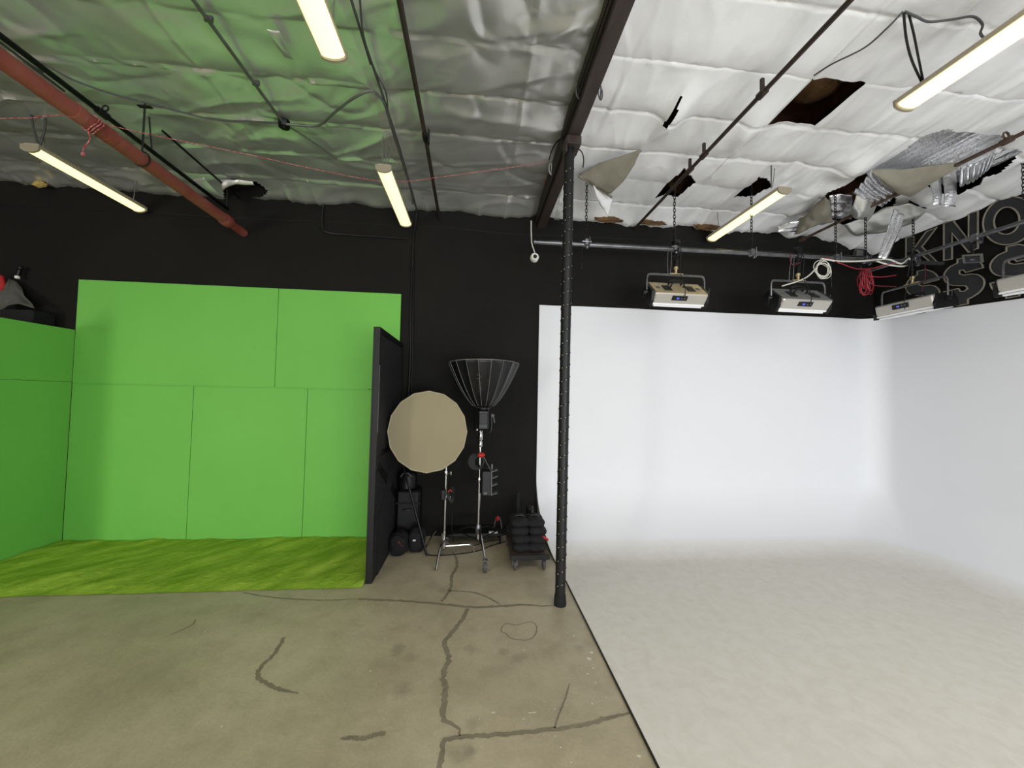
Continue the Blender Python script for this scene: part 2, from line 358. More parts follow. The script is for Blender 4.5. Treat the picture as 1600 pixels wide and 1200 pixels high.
for (cx, cy, rx, ry) in [(831, 1114, .028, .005), (771, 1114, .010, .006), (921, 1030, .016, .014), (925, 1020, .012, .010), (927, 1044, .013, .006), (918, 1053, .008, .006), (893, 1192, .004, .004), (876, 1168, .004, .004), (998, 1182, .010, .006), (867, 1108, .006, .003), (931, 1067, .006, .004), (947, 1090, .004, .003), (925, 1100, .005, .005), (897, 994, .006, .008), (818, 1124, .008, .003), (749, 1124, .004, .003)] + [(random.uniform(800, 960), random.uniform(965, 1190), .003, .0025) for _ in range(22)]:
    c = PZ(cx, cy, 0)
    if c.x > .88: continue
    b.add([V((c.x + rx * (1 + .4 * random.uniform(-1, 1)) * math.cos(a), c.y + ry * (1 + .5 * random.uniform(-1, 1)) * math.sin(a), .0018)) for a in [i * PI / 5 for i in range(10)]], [tuple(range(10))])
struct(b.build('floor', ['concrete', 'crack', 'stain', 'splat'], smooth=False, origin=(0, 0, 0)))

# ------------------------------------------------------------------ walls
b = MB(); b.box((-9, YB, 0), (6, YB + .15, 4.5)); struct(b.build('wall_back', 'blackwall', smooth=False, origin=(0, YB, 0)))
b = MB(); b.box((XR + .03, -5, 0), (XR + .2, YB, 4.5)); struct(b.build('wall_right', 'blackwall', smooth=False, origin=(XR, 0, 0)))
b = MB(); b.box((-9, -5, 0), (-9.15, YB, 4.5)); struct(b.build('wall_left', 'darkwall', smooth=False, origin=(-9, 0, 0)))
b = MB()
for a, c in (((-9.15, 0), (-7.8, 4.5)), ((-7.8, 2.3), (-6.4, 4.5)), ((-6.4, 0), (-.2, 4.5)), ((-.2, 3.6), (5, 4.5)), ((5, 0), (XR + .2, 4.5))):
    b.box((a[0], -5.15, a[1]), (c[0], -5, c[1]))
struct(b.build('wall_front', 'darkwall', smooth=False, origin=(0, -5, 0)))
b = MB(); b.box((-9.15, -5.15, 4.5), (XR + .2, YB + .15, 4.6))
b.m = 1
for i in range(25):
    x = -6.9 + i * .5
    b.box((x, -5, 4.36), (x + .04, YB, 4.5))
struct(b.build('ceiling', ['deck', 'deck'], smooth=False, origin=(0, 0, 4.5)))
# thin board joints on the black wall and a short line of trim
b = MB(); z1 = PY(60, 320, YB).z
pts = [(60, 321), (330, 340)]
b.tube([PY(0, 318, YB - .002), PY(370, 341, YB - .002), PY(690, 355, YB - .002), PY(800, 366, YB - .002), PY(1000, 374, YB - .002), PY(1330, 392, YB - .002)], .004, 4)
struct(b.build('trim_1', 'black', origin=(0, YB, 3.7)))

# ------------------------------------------------------------------ foil ceiling
def hole(pts, z=4.08): return [tuple(PZ(x, y, z).xy) for x, y in pts]
HOLES = [[(2.43, 2.53), (2.865, 2.53), (2.865, 2.97), (2.43, 2.97)],
 hole([(1070, 266), (1047, 285), (1024, 312), (1040, 307), (1058, 311), (1088, 288)]),
 hole([(1064, 150), (1052, 166), (1036, 190), (1041, 190), (1056, 168), (1067, 150)]),
 hole([(1186, 279), (1202, 285), (1205, 297), (1178, 310), (1146, 313), (1168, 297)]),
 hole([(1288, 308), (1292, 300), (1325, 288), (1345, 274), (1362, 264), (1400, 262), (1400, 315), (1372, 350), (1335, 350), (1300, 345), (1268, 330)]),
 hole([(1448, 216), (1480, 205), (1566, 217), (1563, 227), (1530, 275), (1500, 290), (1460, 292), (1362, 266), (1400, 247)]),
 hole([(1534, 266), (1560, 238), (1585, 229), (1596, 232), (1560, 258)]),
 hole([(1408, 317), (1422, 308), (1448, 312), (1440, 318)]),
 hole([(350, 287), (362, 281), (400, 286), (420, 297), (385, 306), (350, 305)])]
def foilz(x, y, white):
    k = (y - 2.05) / .48; row = math.floor(k); t = k - row; d = min(t, 1 - t) * .48
    n1 = noise.noise(V((x * .9, y * .9, row * 3.1)))
    n2 = noise.noise(V((x * 2.6, y * 1.5, row * 7.3)))
    z = ZC - (.015 if not white else (.010 + .008 * min(1, max(0, (y - 2.6) / 1.2)))) * math.sin(PI * t ** 1.7) ** .8 * (1 + .8 * n1)
    # pleats hanging from each seam, fading across the sheet
    pl = noise.noise(V((x * 4.5 + .8 * math.sin(y * 4), y * 1.0, row * 5.7)))
    z += pl * (.012 + .008 * min(1, max(0, (x + 1.6) / 1.5))) * math.exp(-(t * .48) / .16) * (1 if not white else .4)
    z += .004 * noise.noise(V((x * 15, y * 4, row))) * math.exp(-d / .05)
    if not white:
        # long soft diagonal drags and a few hard creases
        z += .010 * noise.noise(V((x * 1.7 + y * 2.6, y * .9 - x * .6, row * 2.3)))
        for i_, (f_, a_) in enumerate(((1.1, .008), (1.9, .006), (3.2, .004))):
            q = noise.noise(V((x * f_ + y * f_ * 1.3, y * f_ * 1.2 - x * f_ * .4, 21 + i_ * 9 + row * 1.3))); m_ = max(0, noise.noise(V((x * .8, y * 1.4, 50 + i_ * 7 + row))) + .15); z -= a_ * 2.2 * m_ * max(0, 1 - abs(q) * 9)
        q = noise.noise(V((x * .8 + y * 1.7, y * 1.1 - x * .5, 3.3 + row * 1.7))); z -= .014 * (1 - min(1, abs(q) * 4.5)) ** 1.5
        q = noise.noise(V((x * 1.5 - y * 1.2, y * 1.3 + x * .9, 8.3 + row))); z += .010 * (1 - min(1, abs(q) * 5)) ** 1.5
        k2 = (x + 7) / 1.22; t2 = k2 - math.floor(k2)
        if t2 < .05: z -= .006 * (1 - t2 / .05)
    else:
        q = noise.noise(V((x * 1.1 + y * .4, y * .8, 5.3 + row))); z -= .007 * (1 - min(1, abs(q) * 4)) ** 2
    z += n2 * .007
    z += .002 * noise.noise(V((x * 9, y * 9, 1.7)))
    if white:
        if t < .03: z += .012
    elif t < .03 and noise.noise(V((x * 2.2, row * 4.1, 66))) < .12: z += .012
    elif t < .05: z -= .016 * (1 - t / .045) * (.6 + 1.2 * noise.noise(V((x * 8, row, 2))))
    if white:
        for xs in (1.05, 1.52, 2.0, 2.43, 2.87, 3.35, 3.9):
            dx = x - xs
            if 0 <= dx < .10: z -= .014 * (1 - dx / .10) * (.6 + noise.noise(V((y * 2, xs * 9, 0))))
        a = min(1, max(0, (x - 1.6) / 1.6))
        z += (.003 + .006 * a) * noise.noise(V((x * 13 - y * 2, y * 2.6 + x, 31))) - .006 * (1 - min(1, abs(noise.noise(V((x * 6 - y * 1.2, y * 1.6, 77)))) * 4)) ** 2
        z += a * .030 * noise.noise(V((x * 5.5 - y * .8, y * 1.0 + x * .3, 4.4)))
        z -= a * .012 * (1 - abs(noise.noise(V((x * 4.2 - y * .5, y * .7, 14.4))))) ** 6
        # torn lips
        g = (y - 3.25); 
        z -= .10 * math.exp(-((x - 1.60) / .10) ** 2) * math.exp(-((y - 3.02) / .25) ** 2)
        z -= .07 * math.exp(-((x - 2.33) / .10) ** 2) * math.exp(-((y - 3.12) / .22) ** 2)
        if x > 4.5: z -= .20 * min(1.1, (x - 4.5) / .95) ** 1.4
        if 3.3 < x < 4.9 and y > 3.2: z -= .05 * noise.noise(V((x * 2, y * 2, 9))) ** 2 * 4
    if y > 4.35:
        s_ = min(1, (y - 4.35) / .4); z -= s_ ** 1.5 * (.07 + .05 * noise.noise(V((x * 1.7, 0, 0))) + .020 * noise.noise(V((x * 5, y * 3, 2))) + .02 * max(0, 1 - abs(noise.noise(V((x * 3.1, 0, 12)))) * 7))
    return z
def foil(x0, x1, white, name, m):
    xs = []; x = x0
    fx0, fx1 = (-6.0, x1) if not white else (x0, x1)
    while x < x1: xs.append(x); x += .2 if x < fx0 - .01 else .019
    xs.append(x1)
    ys = [-5 + .23 * i for i in range(30)]; y = 1.9
    while y < YB - .005: ys.append(y); y += .018
    ys.append(YB - .003)
    if white: xs += [2.43, 2.865]; ys += [2.53, 2.97]
    xs.sort(); ys.sort()
    nx, ny = len(xs), len(ys)
    vs = [V((x, y, foilz(x, y, white))) for y in ys for x in xs]
    fs = []
    for j in range(ny - 1):
        yc = (ys[j] + ys[j + 1]) / 2
        for i in range(nx - 1):
            xc = (xs[i] + xs[i + 1]) / 2
            if yc > 2.3 and (xc > 1.5 or (xc < -2.2 and yc > 4.1)) and any(inpoly(xc, yc, H) for H in HOLES): continue
            fs.append((j * nx + i, j * nx + i + 1, (j + 1) * nx + i + 1, (j + 1) * nx + i))
    b = MB(); b.add(vs, fs)
    return struct(b.build(name, m, origin=(0, 0, ZC), sharp=75))
foil(-9, .74, False, 'ceiling', 'foil')
foil(.83, XR + .02, True, 'ceiling', 'whitefoil')

# ------------------------------------------------------------------ green screen
def board_panel(parent, a, c, name='panel'):
    b = MB(); b.box(a, c); return b.build(name, 'green', parent, smooth=False, bevel=.0015)
t = thing('green_screen_wall', 'tall bright green painted wall of flat panels at the back of the green corner', 'green screen', (-2.7, YW, 0))
XL = -4.53; zs = 1.772; g = .003
for xa, xb in ((XL, -3.25), (-3.25, -1.985), (-1.985, -.93)): board_panel(t, (xa + g, YW, 0), (xb - g, YB - .003, zs - g))
for xa, xb in ((XL, -2.36), (-2.36, -.93)): board_panel(t, (xa + g, YW - .002, zs + g), (xb - g, YB - .003, 2.952))
b = MB(); b.box((XL, YW + .012, 0), (-.94, YB - .002, 2.9)); b.build('joint_backing', 'seam', t, smooth=False)
b = MB(); b.box((XL + .02, YW - .012, zs - .006), (-1.28, YW + .002, zs + .004)); b.build('ledge', 'green', t, smooth=False)
t = thing('green_screen_wall', 'lower dark green side wall meeting the back green wall at the left edge', 'green screen', (XL, 4.1, 0))
for za, zb in ((0, 1.78), (1.784, 2.372)):
    b = MB(); b.prism([(XL - .03 + (0.16 if yy < 4 else 0) * 0, yy, za) for yy in (3.52,)] + [(XL - .03, 3.52, zb), (XL - .03, YW - .003, zb), (XL - .03, YW - .003, za)], (.03, 0, 0)); b.build('panel', 'green', t, smooth=False)
b = MB()
def cp(u, v):
    x = XL + .01 + u * (-.955 - XL - .01); y = 3.562 + v * (YW - .005 - 3.562)
    yy = y - (1 - v) * (.004 + .010 * noise.noise(V((x * 3, 0, 0))))
    p_ = x * .54 + y * .84; q_ = -x * .84 + y * .54
    z = .014 + .016 * noise.noise(V((p_ * 1.2, q_ * 3.2, 0))) + .010 * noise.noise(V((p_ * 2.5, q_ * 8, 3))) + .006 * (1 - abs(noise.noise(V((p_ * 1.5, q_ * 5, 6))))) ** 6 + .004 * noise.noise(V((x * 30, y * 30, 3)))
    if v == 0: z = .002
    return V((x, yy, max(.004, z * min(1, v * 9 + .1))))
b.grid(cp, 240, 90); tag(b.build('green_carpet', 'greencarpet', sharp=180), 'rumpled yellow-green carpet on the floor inside the green corner', 'carpet')

# standing flat
t = thing('scenery_flat', 'black painted stage flat standing on edge beside the green corner', 'flat', (-.92, 4.2, 0))
b = MB(); b.box((-.945, 3.63, .0), (-.93, 4.78, 2.335)); b.build('facing_board', 'black', t, smooth=False)
b = MB(); b.box((-.895, 3.656, .0), (-.886, 4.72, 2.27)); b.build('rear_board', 'blackcloth', t, smooth=False)
for nm, a, c in (('stile', (-.93, 3.63, 0), (-.885, 3.655, 2.335)), ('stile', (-.93, 4.72, 0), (-.885, 4.78, 2.335)), ('rail', (-.93, 3.66, 2.275), (-.885, 4.72, 2.335)), ('rail', (-.93, 3.66, 0), (-.885, 4.72, .06)), ('rail', (-.93, 3.66, 1.12), (-.885, 4.72, 1.18))):
    b = MB(); b.box(a, c); b.build(nm, 'black', t, smooth=False, bevel=.002)
b = MB(); b.prism([(-.925, 4.70, .45), (-.925, 4.70, .55), (-.925, 3.68, 1.12), (-.925, 3.68, 1.02)], (.044, 0, 0)); b.build('brace', 'black', t, smooth=False)
b = MB(); b.box((-.885, 3.64, 1.35), (-.880, 3.652, 1.98)); b.build('edge_strip', 'greyprint', t, smooth=False)
b = MB(); b.prism([(-.884, 3.8, .0), (-.884, 4.3, .0), (-.884, 4.3, .95), (-.884, 3.8, .55)], (.006, 0, 0)); b.build('lower_board', 'blackcloth', t, smooth=False)

# ------------------------------------------------------------------ white cove
b = MB(); RV, RH = .72, 1.02
prof = [(0, 2.895), (0, 1.8), (0, RV)] + [(RH * (1 - math.cos(a)), RV * (1 - math.sin(a))) for a in [PI / 2 * k / 18 for k in range(1, 19)]]
prof[-1] = (RH, .012)
rows = []
for (d, z) in prof:
    z = max(z, .012); rk = .26 + .45 * d; xl = .79 + .10 * min(1, d / RH) ** .8
    zz = z
    ring = []
    xe = XR - d; ye = YW - d
    n1 = 24
    for i in range(n1 + 1): ring.append(V((xl + (xe - rk - xl) * i / n1, ye, zz)))
    for i in range(1, 12):
        a = PI / 2 * (1 - i / 12); ring.append(V((xe - rk + rk * math.cos(a), ye - rk + rk * math.sin(a), zz)))
    for i in range(20 + 1): ring.append(V((xe, ye - rk + (-1.5 - (ye - rk)) * i / 20, zz)))
    rows.append(ring)
rows[0] = [V((p.x, p.y, p.z + (-.0 if p.x < 5.3 else 0) - (max(0, 4.66 - p.y) * .06 if p.x > XR - .01 else 0) + .006 * noise.noise(p * 2))) for p in rows[0]]
n = len(rows[0]); vs = [p for rw in rows for p in rw]; fs = []
for j in range(len(rows) - 1):
    for i in range(n - 1): fs.append((j * n + i, j * n + i + 1, (j + 1) * n + i + 1, (j + 1) * n + i))
base = len(vs); vs += [V((.89, -1.5, .012))]
fs.append(tuple([(len(rows) - 1) * n + i for i in range(n)] + [base]))
# edge thickness: left side down to the floor, top lip
k = len(vs)
for rw in rows: vs.append(V((rw[0].x, YB - .002, rw[0].z)))
for j in range(len(rows) - 1): fs.append((j * n, (j + 1) * n, k + j + 1, k + j))
k2 = len(vs); vs += [V((.89, YW - RH, 0)), V((.89, -1.5, 0))]
fs.append(((len(rows) - 1) * n, base, k2 + 1, k2))
k3 = len(vs)
for p in rows[0]: vs.append(V((min(p.x + (.029 if p.x > XR - .3 else 0), XR + .028), YB - .002 if p.x < XR - .3 else p.y, p.z)))
for i in range(n - 1): fs.append((i, i + 1, k3 + i + 1, k3 + i))
b.add(vs, fs)
cy = b.build('cyclorama', 'cyc', origin=(3.1, 2.0, 0), sharp=60); tag(cy, 'white seamless cove wall curving down into a white floor', 'backdrop')
# timber side of the cove, dark sliver by the dolly
b = MB(); vs = [V((rw[0].x + .012, rw[0].y + .004, max(0, rw[0].z - .004))) for rw in rows[2:]] 
b2 = [V((p.x, YB - .003, p.z)) for p in vs]
b.add(vs + b2, [(i, i + 1, len(vs) + i + 1, len(vs) + i) for i in range(len(vs) - 1)]); b.build('edge_board', 'wood', cy, smooth=False)
b = MB(); b.box((.882, -1.5, 0), (.888, YW - RH - .05, .0135)); b.build('floor_edging', 'black', cy, smooth=False)

# ------------------------------------------------------------------ steel beam and column
b = MB(); b.box((.735, -4.9, 3.93), (.838, 3.24, 3.955)); b.box((.735, -4.9, 3.955), (.76, 3.24, 4.25)); b.box((.815, -4.9, 3.955), (.838, 3.24, 4.25))
t = thing('roof_beam', 'long dark brown steel beam running overhead to the top of the black column', 'beam', (.78, 0, 3.93))
b.build('beam_body', 'beam', t, smooth=False, bevel=.003)
b = MB(); b.box((.716, -4.9, 4.02), (.735, 3.3, 4.25)); b.tube([(.722, -4.8, 3.985), (.722, 3.2, 3.985)], .009, 6); b.build('side_rail', 'beamdark', t, smooth=False)
b = MB(); b.box((.722, 3.10, 3.86), (.845, 3.27, 3.93)); b.box((.716, 3.12, 3.80), (.730, 3.25, 3.93)); b.build('bearing_plate', 'beam', t, smooth=False, bevel=.003)
b = MB(); b.box((.748, 3.28, 3.885), (.848, YB - .002, 4.18)); b.m = 1; b.box((.725, 3.28, 3.93), (.747, YB - .002, 4.2))
tag(b.build('roof_beam', ['beam', 'beamdark'], smooth=False, bevel=.004), 'shorter lower brown beam from behind the column to the black back wall', 'beam')
t = thing('column', 'slim black round column bound with a spiral of speckled cord', 'column', (.742, 3.187, 0))
P0, P1 = V((.742, 3.187, 0)), V((.762, 3.187, 3.86))
b = MB(); b.tube([P0, P1], .043, 24); b.build('post', 'black', t)
b = MB(); b.lathe([(.05, 0), (.052, .02), (.05, .05), (.046, .09)], P0, 20); b.build('base_wrap', 'blackcloth', t)
turns = 34; pts = []
for i in range(turns * 16):
    k = i / (turns * 16); a = 2 * PI * turns * k
    c = P0.lerp(P1, .025 + k * .93); pts.append(c + V((math.cos(a) * .045, math.sin(a) * .045, .006 * math.sin(i * .7))))
b = MB(); b.tube(pts, .003, 5); b.build('cord_wrap', 'black', t)
b = MB()
for i in range(0, len(pts) - 2, 2):
    a, c = pts[i], pts[i + 1]; ax = P0.lerp(P1, (a.z) / 3.86); o_ = V((a.x - ax.x, a.y - ax.y, 0)).normalized() * .0022
    b.tube([a + o_, a.lerp(c, .34) + o_], .0021, 4)
b.build('cord_fleck', 'cream', t)

def tube_thing(name, pts, r, m, label, cat, group=None, seg=8, n=8):
    b = MB(); b.tube(spline(pts, n) if len(pts) > 2 else pts, r, seg); o = b.build(name, m); tag(o, label, cat, group); return o

# ------------------------------------------------------------------ pipes under the ceiling
t = thing('sprinkler_pipe', 'thick red sprinkler pipe under the foil ceiling with dark brackets', 'pipe', (-2.77, 4.7, 3.61))
xa = PZ(0, 88, 3.61).x
A, B_ = V((xa, -4.9, 3.61)), V((-2.80, YB, 3.61))
b = MB(); b.tube([A, V((xa - .02, 4.45, 3.61))], .056, 20); b.build('main_run', 'red', t)
b = MB(); b.tube([V((-2.795, 4.42, 3.61)), V((-2.797, 4.45, 3.61)), V((-2.797, 4.53, 3.61)), V((-2.797, 4.56, 3.61))], [.057, .068, .068, .05], 20); b.build('coupling', 'red', t)
b = MB(); b.tube([V((-2.797, 4.54, 3.61)), B_], .048, 20); b.build('end_run', 'red', t)
for yy in (2.83, 3.06):
    b = MB(); b.tube([V((xa - .012, yy, 3.61)), V((xa - .012, yy + .06, 3.61))], .060, 20); b.build('coupling', 'red', t)
yh = PX(223, 235, -2.78).y
b = MB(); hx = xa - .01
ringp = [V((hx + .062 * math.cos(a), yh, 3.61 + .062 * math.sin(a))) for a in [2 * PI * i / 16 for i in range(16)]]
b.tube(ringp, .006, 6, closed=True); b.tube([V((hx, yh, 3.67)), V((hx, yh, 4.08))], .007, 6); b.box((hx - .05, yh - .015, 4.05), (hx + .05, yh + .015, 4.06)); b.build('hanger', 'black', t)
# black conduit beside it
c0, c1 = PZ(0, 52, 3.80), PZ(345, 320, 3.80); xm = (c0.x + c1.x) / 2
t = thing('black_pipe', 'thin black pipe running parallel just right of the red sprinkler pipe', 'pipe', (xm, 3, 3.8))
b = MB(); b.tube([V((xm, -4.9, 3.8)), V((xm, 4.62, 3.8))], .019, 10); b.build('pipe_run', 'blackmetal', t)
yc = PX(160, 170, xm).y
b = MB(); b.tube([V((xm, yc - .04, 3.8)), V((xm, yc + .04, 3.8))], .028, 12); b.tube([V((xm + .02, yc, 3.84)) + V((.022 * math.cos(a), 0, .022 * math.sin(a))) for a in [PI / 4 * i for i in range(8)]], .006, 6, closed=True); b.build('clamp', 'black', t)
b = MB(); b.tube([V((xm, yc + .45, 3.81)), V((xm - .02, yc + .43, 4.09))], .006, 6); b.build('hanger', 'black', t)
b = MB(); b.tube([V((xm, 4.6, 3.8)), V((xm, 4.6, 4.1))], .012, 6); b.build('hanger', 'black', t)
tube_thing('thin_conduit', [V((xm + .10, 3.55, 3.97)), V((xm + .10, 4.65, 3.95))], .010, 'blackmetal', 'short thin dark rod just right of the black pipe near the back wall', 'pipe')
tube_thing('grey_cable', [V((xm - .10, -2, 3.86)), PZ(0, 66, 3.86), PZ(38, 96, 3.9), PZ(66, 112, 4.06)], .008, 'greycable', 'grey cable squeezed between the red pipe and the black pipe', 'cable')
# grey conduit with octagon box
J = PZ(444, 194, 4.06)
t = thing('ceiling_conduit', 'grey metal conduit on the foil ceiling ending at a round junction box', 'conduit', J)
b = MB(); a0 = PZ(300, -3, 4.06); b.tube([V((a0.x, -3, 4.06)), V((a0.x, a0.y, 4.06)), J], .012, 8); b.build('conduit_run', 'greyconduit', t)
b = MB(); b.lathe([(.045, -.03), (.048, -.02), (.048, .03)], J, 8); b.lathe([(.02, -.042), (.022, -.03)], J, 10); b.build('junction_box', 'blackmetal', t)
for (px, py) in ((326, 30), (400, 130)):
    q = PZ(px, py, 4.06); b = MB(); b.box((q.x - .025, q.y - .008, 4.045), (q.x + .025, q.y + .008, 4.08)); b.build('strap', 'steel', t)
b = MB(); b.tube([J, PZ(462, 204, 4.07), PZ(498, 228, 4.06), PZ(526, 248, 4.05)], .008, 6); b.build('branch_run', 'greyconduit', t)
tube_thing('ceiling_cable', [PZ(66, 98, 4.07), PZ(115, 125, 4.02), PZ(180, 148, 4.02), PZ(250, 166, 4.02), PZ(330, 186, 4.04), PZ(400, 190, 4.05), PZ(436, 192, 4.05)], .007, 'greycable', 'long thin dark cable sagging under foil from red pipe to junction box', 'cable')
tube_thing('flexible_conduit', [PZ(448, 194, 4.03), PZ(486, 197, 4.03), PZ(502, 194, 4.02), PZ(520, 178, 4.0), PZ(550, 155, 4.0), PZ(578, 142, 4.02), PZ(592, 150, 4.03), PZ(602, 166, 4.03), PZ(612, 200, 4.03), PZ(640, 290, 4.03), PZ(646, 318, 4.0)], .010, 'greyconduit', 'arched flexible grey conduit joining junction box to the cables near middle lamp', 'conduit')
xk = PZ(600, 150, 4.05).x
tube_thing('ceiling_cable', [V((xk + .01, -3, 4.05)), PZ(549, 0, 4.05), PZ(566, 55, 4.05), PZ(600, 155, 4.05), PZ(630, 250, 4.05), PZ(652, 330, 4.02)], .009, 'greycable', 'straight dark cable running past the middle lamp to the back wall', 'cable')
tube_thing('ceiling_cable', [PZ(562, -8, 4.02), PZ(568, 55, 4.03), PZ(586, 110, 4.03), PZ(603, 145, 4.04), PZ(606, 180, 4.04)], .006, 'greycable', 'thin looping cable right beside the straight cable above the middle lamp', 'cable')
# brown sprinkler branch pipe left of the beam
xp = PZ(645, 110, 4.02).x
t = thing('branch_pipe', 'slim brown pipe between the cables and the steel beam, ending at the wall', 'pipe', (xp, 3.4, 4.02))
b = MB(); b.tube([V((xp, -4.9, 4.02)), V((xp, 3.42, 4.02)), V((xp, YB, 3.93))], .018, 10); b.build('pipe_run', 'brownpipe', t)
q = V((xp, 3.42, 4.02)); b = MB(); b.tube([q - V((0, .05, 0)), q + V((0, .05, 0))], .026, 10); b.box((q.x + .02, q.y - .01, q.z - .05), (q.x + .034, q.y + .03, q.z + .07)); b.build('coupling', 'black', t)
# brown pipe on the right
xq = 2.03; zq = 3.955
t = thing('branch_pipe', 'slim dark brown pipe crossing the white ceiling between beam and square hole', 'pipe', (xq, 3.4, zq))
b = MB(); b.tube([V((xq, -4.9, zq)), V((xq, YB, zq))], .017, 10); b.build('pipe_run', 'brownpipe', t)
for (px, py) in ((1191, 145), (1100, 238), (1078, 262)):
    yy = PX(px, py, xq).y
    b = MB(); b.tube([V((xq, yy - .035, zq)), V((xq, yy + .035, zq))], .027, 10); b.box((xq - .012, yy - .01, zq + .01), (xq + .012, yy + .01, zq + .11)); b.build('coupling', 'brownpipe', t)
# rusty pipe further right
xr = 4.405; zr = 3.95
t = thing('branch_pipe', 'rusty grey pipe at far right passing under the torn foil', 'pipe', (xr, 3.6, zr))
b = MB(); b.tube([V((xr, -1.4, zr)), V((xr, YB, zr))], .017, 10); b.build('pipe_run', 'rust', t)
for (px, py) in ((1572, 220), (1404, 297), (1253, 372)):
    yy = PX(px, py, xr).y
    b = MB(); b.tube([V((xr, yy - .04, zr)), V((xr, yy + .03, zr))], .028, 10)
    if px == 1572: b.tube([V((xr, yy, zr + .05)) + V((.028 * math.cos(a), 0, .028 * math.sin(a))) for a in [PI / 4 * i for i in range(8)]], .008, 6, closed=True)
    b.build('coupling', 'rust', t)
# fixed wires of the wall: conduits on the black wall
tube_thing('wall_conduit', [PY(651, 318, YB - .02), PY(650, 345, YB - .02), PY(645, 380, YB - .02), PY(642, 480, YB - .02), PY(641, 560, YB - .02), PY(638, 620, YB - .02), PY(632, 838, YB - .02)], .012, 'blackmetal', 'black conduit running down the black wall right of the green screen', 'conduit', n=3)
tube_thing('wall_conduit', [PY(646, 378, YB - .02), PY(645, 480, YB - .02), PY(643, 620, YB - .02), PY(638, 838, YB - .02)], .007, 'blackmetal', 'thinner conduit close beside the black wall conduit', 'conduit', n=3)
tube_thing('wall_conduit', [PY(507, 310, YB - .02), PY(504, 330, YB - .02), PY(503, 350, YB - .02), PY(506, 360, YB - .02), PY(520, 365, YB - .02), PY(560, 368, YB - .02), PY(636, 373, YB - .02)], .010, 'blackmetal', 'L-shaped black conduit on the wall above the green screen', 'conduit', n=6)
tube_thing('pink_rope', [V((-6.2, 3.3, 3.55)), PZ(0, 185, 3.66), PZ(60, 182, 3.66), PZ(112, 180, 3.68), PZ(150, 190, 3.69), PZ(220, 207, 3.7), PZ(390, 242, 3.72), PZ(510, 268, 3.76), PZ(610, 284, 3.80), PZ(700, 275, 3.86), PZ(780, 264, 3.92), PZ(852, 254, 3.98)], .0028, 'redrope', 'thin pink and white rope strung below the foil from red pipe to beam', 'rope', seg=6)
b = MB(); q = PZ(138, 190, 3.6)
for i in range(3): b.tube([q + V((.062 * math.cos(a), .02 * i + .02 * math.sin(a * 2), .06 * math.sin(a))) for a in [PI / 6 * k for k in range(12)]], .004, 6, closed=True)
b.tube([q + V((0, 0, -.05)), q + V((.01, .01, -.12)), q + V((-.02, 0, -.2)), q + V((-.02, 0, -.23))], .004, 6); b.ball(q + V((-.02, 0, -.24)), .012)
tag(b.build('rope_knot', 'redrope'), 'pink rope knotted round the red sprinkler pipe with a dangling tail', 'rope')
b = MB(); q = PX(852, 256, .71)
for i in range(5): b.tube([q + V((-.02 + .01 * i + .008 * math.sin(a), .03 * math.cos(a + i), -.02 - .07 * (i > 2) + .05 * math.sin(a * (1 + i % 2)))) for a in [PI / 8 * k for k in range(16)]], .005, 5, closed=True)
b.tube([q + V((0, 0, -.08)), q + V((0, .01, -.15)), q + V((-.01, 0, -.22))], .005, 5)
tag(b.build('rope_knot', 'redrope'), 'pink rope bundle tied to the steel beam left of the column', 'rope')
def loop(name, c, r, m, label, cat='clip', rr=.005, ry=.4):
    b = MB(); b.tube([c + V((r * ry * math.cos(a), r * .3 * math.cos(a), r * math.sin(a))) for a in [PI / 8 * k for k in range(16)]], rr, 6, closed=True)
    b.tube([c + V((0, 0, -r)), c + V((r * .1, 0, r))], rr * .8, 5); tag(b.build(name, m), label, cat)
loop('clip', PX(904, 143, .715), .055, 'steel', 'steel snap hook on the left side of the steel beam', rr=.006)
loop('clip', PX(938, 145, .85), .05, 'steel', 'steel snap hook on the right side of the steel beam', rr=.006)
loop('clip', PX(861, 264, .715) , .06, 'whiteplastic', 'pale plastic tie loop hanging beside the pink rope bundle', 'cable tie', rr=.005)
tube_thing('cable_tie', [V((.80, 3.2, 3.86)), V((.83, 3.18, 3.87)), V((.87, 3.17, 3.83)), V((.885, 3.17, 3.77)), V((.88, 3.17, 3.70))], .005, 'black', 'black cable tie tail sticking out at the column top', 'cable tie')
tube_thing('black_cable', [V((.70, 3.3, 4.02)), V((.66, 3.28, 3.97)), V((.62, 3.26, 3.88)), V((.60, 3.26, 3.80))], .006, 'black', 'black cable end curling left from beam above the pink rope bundle', 'cable')

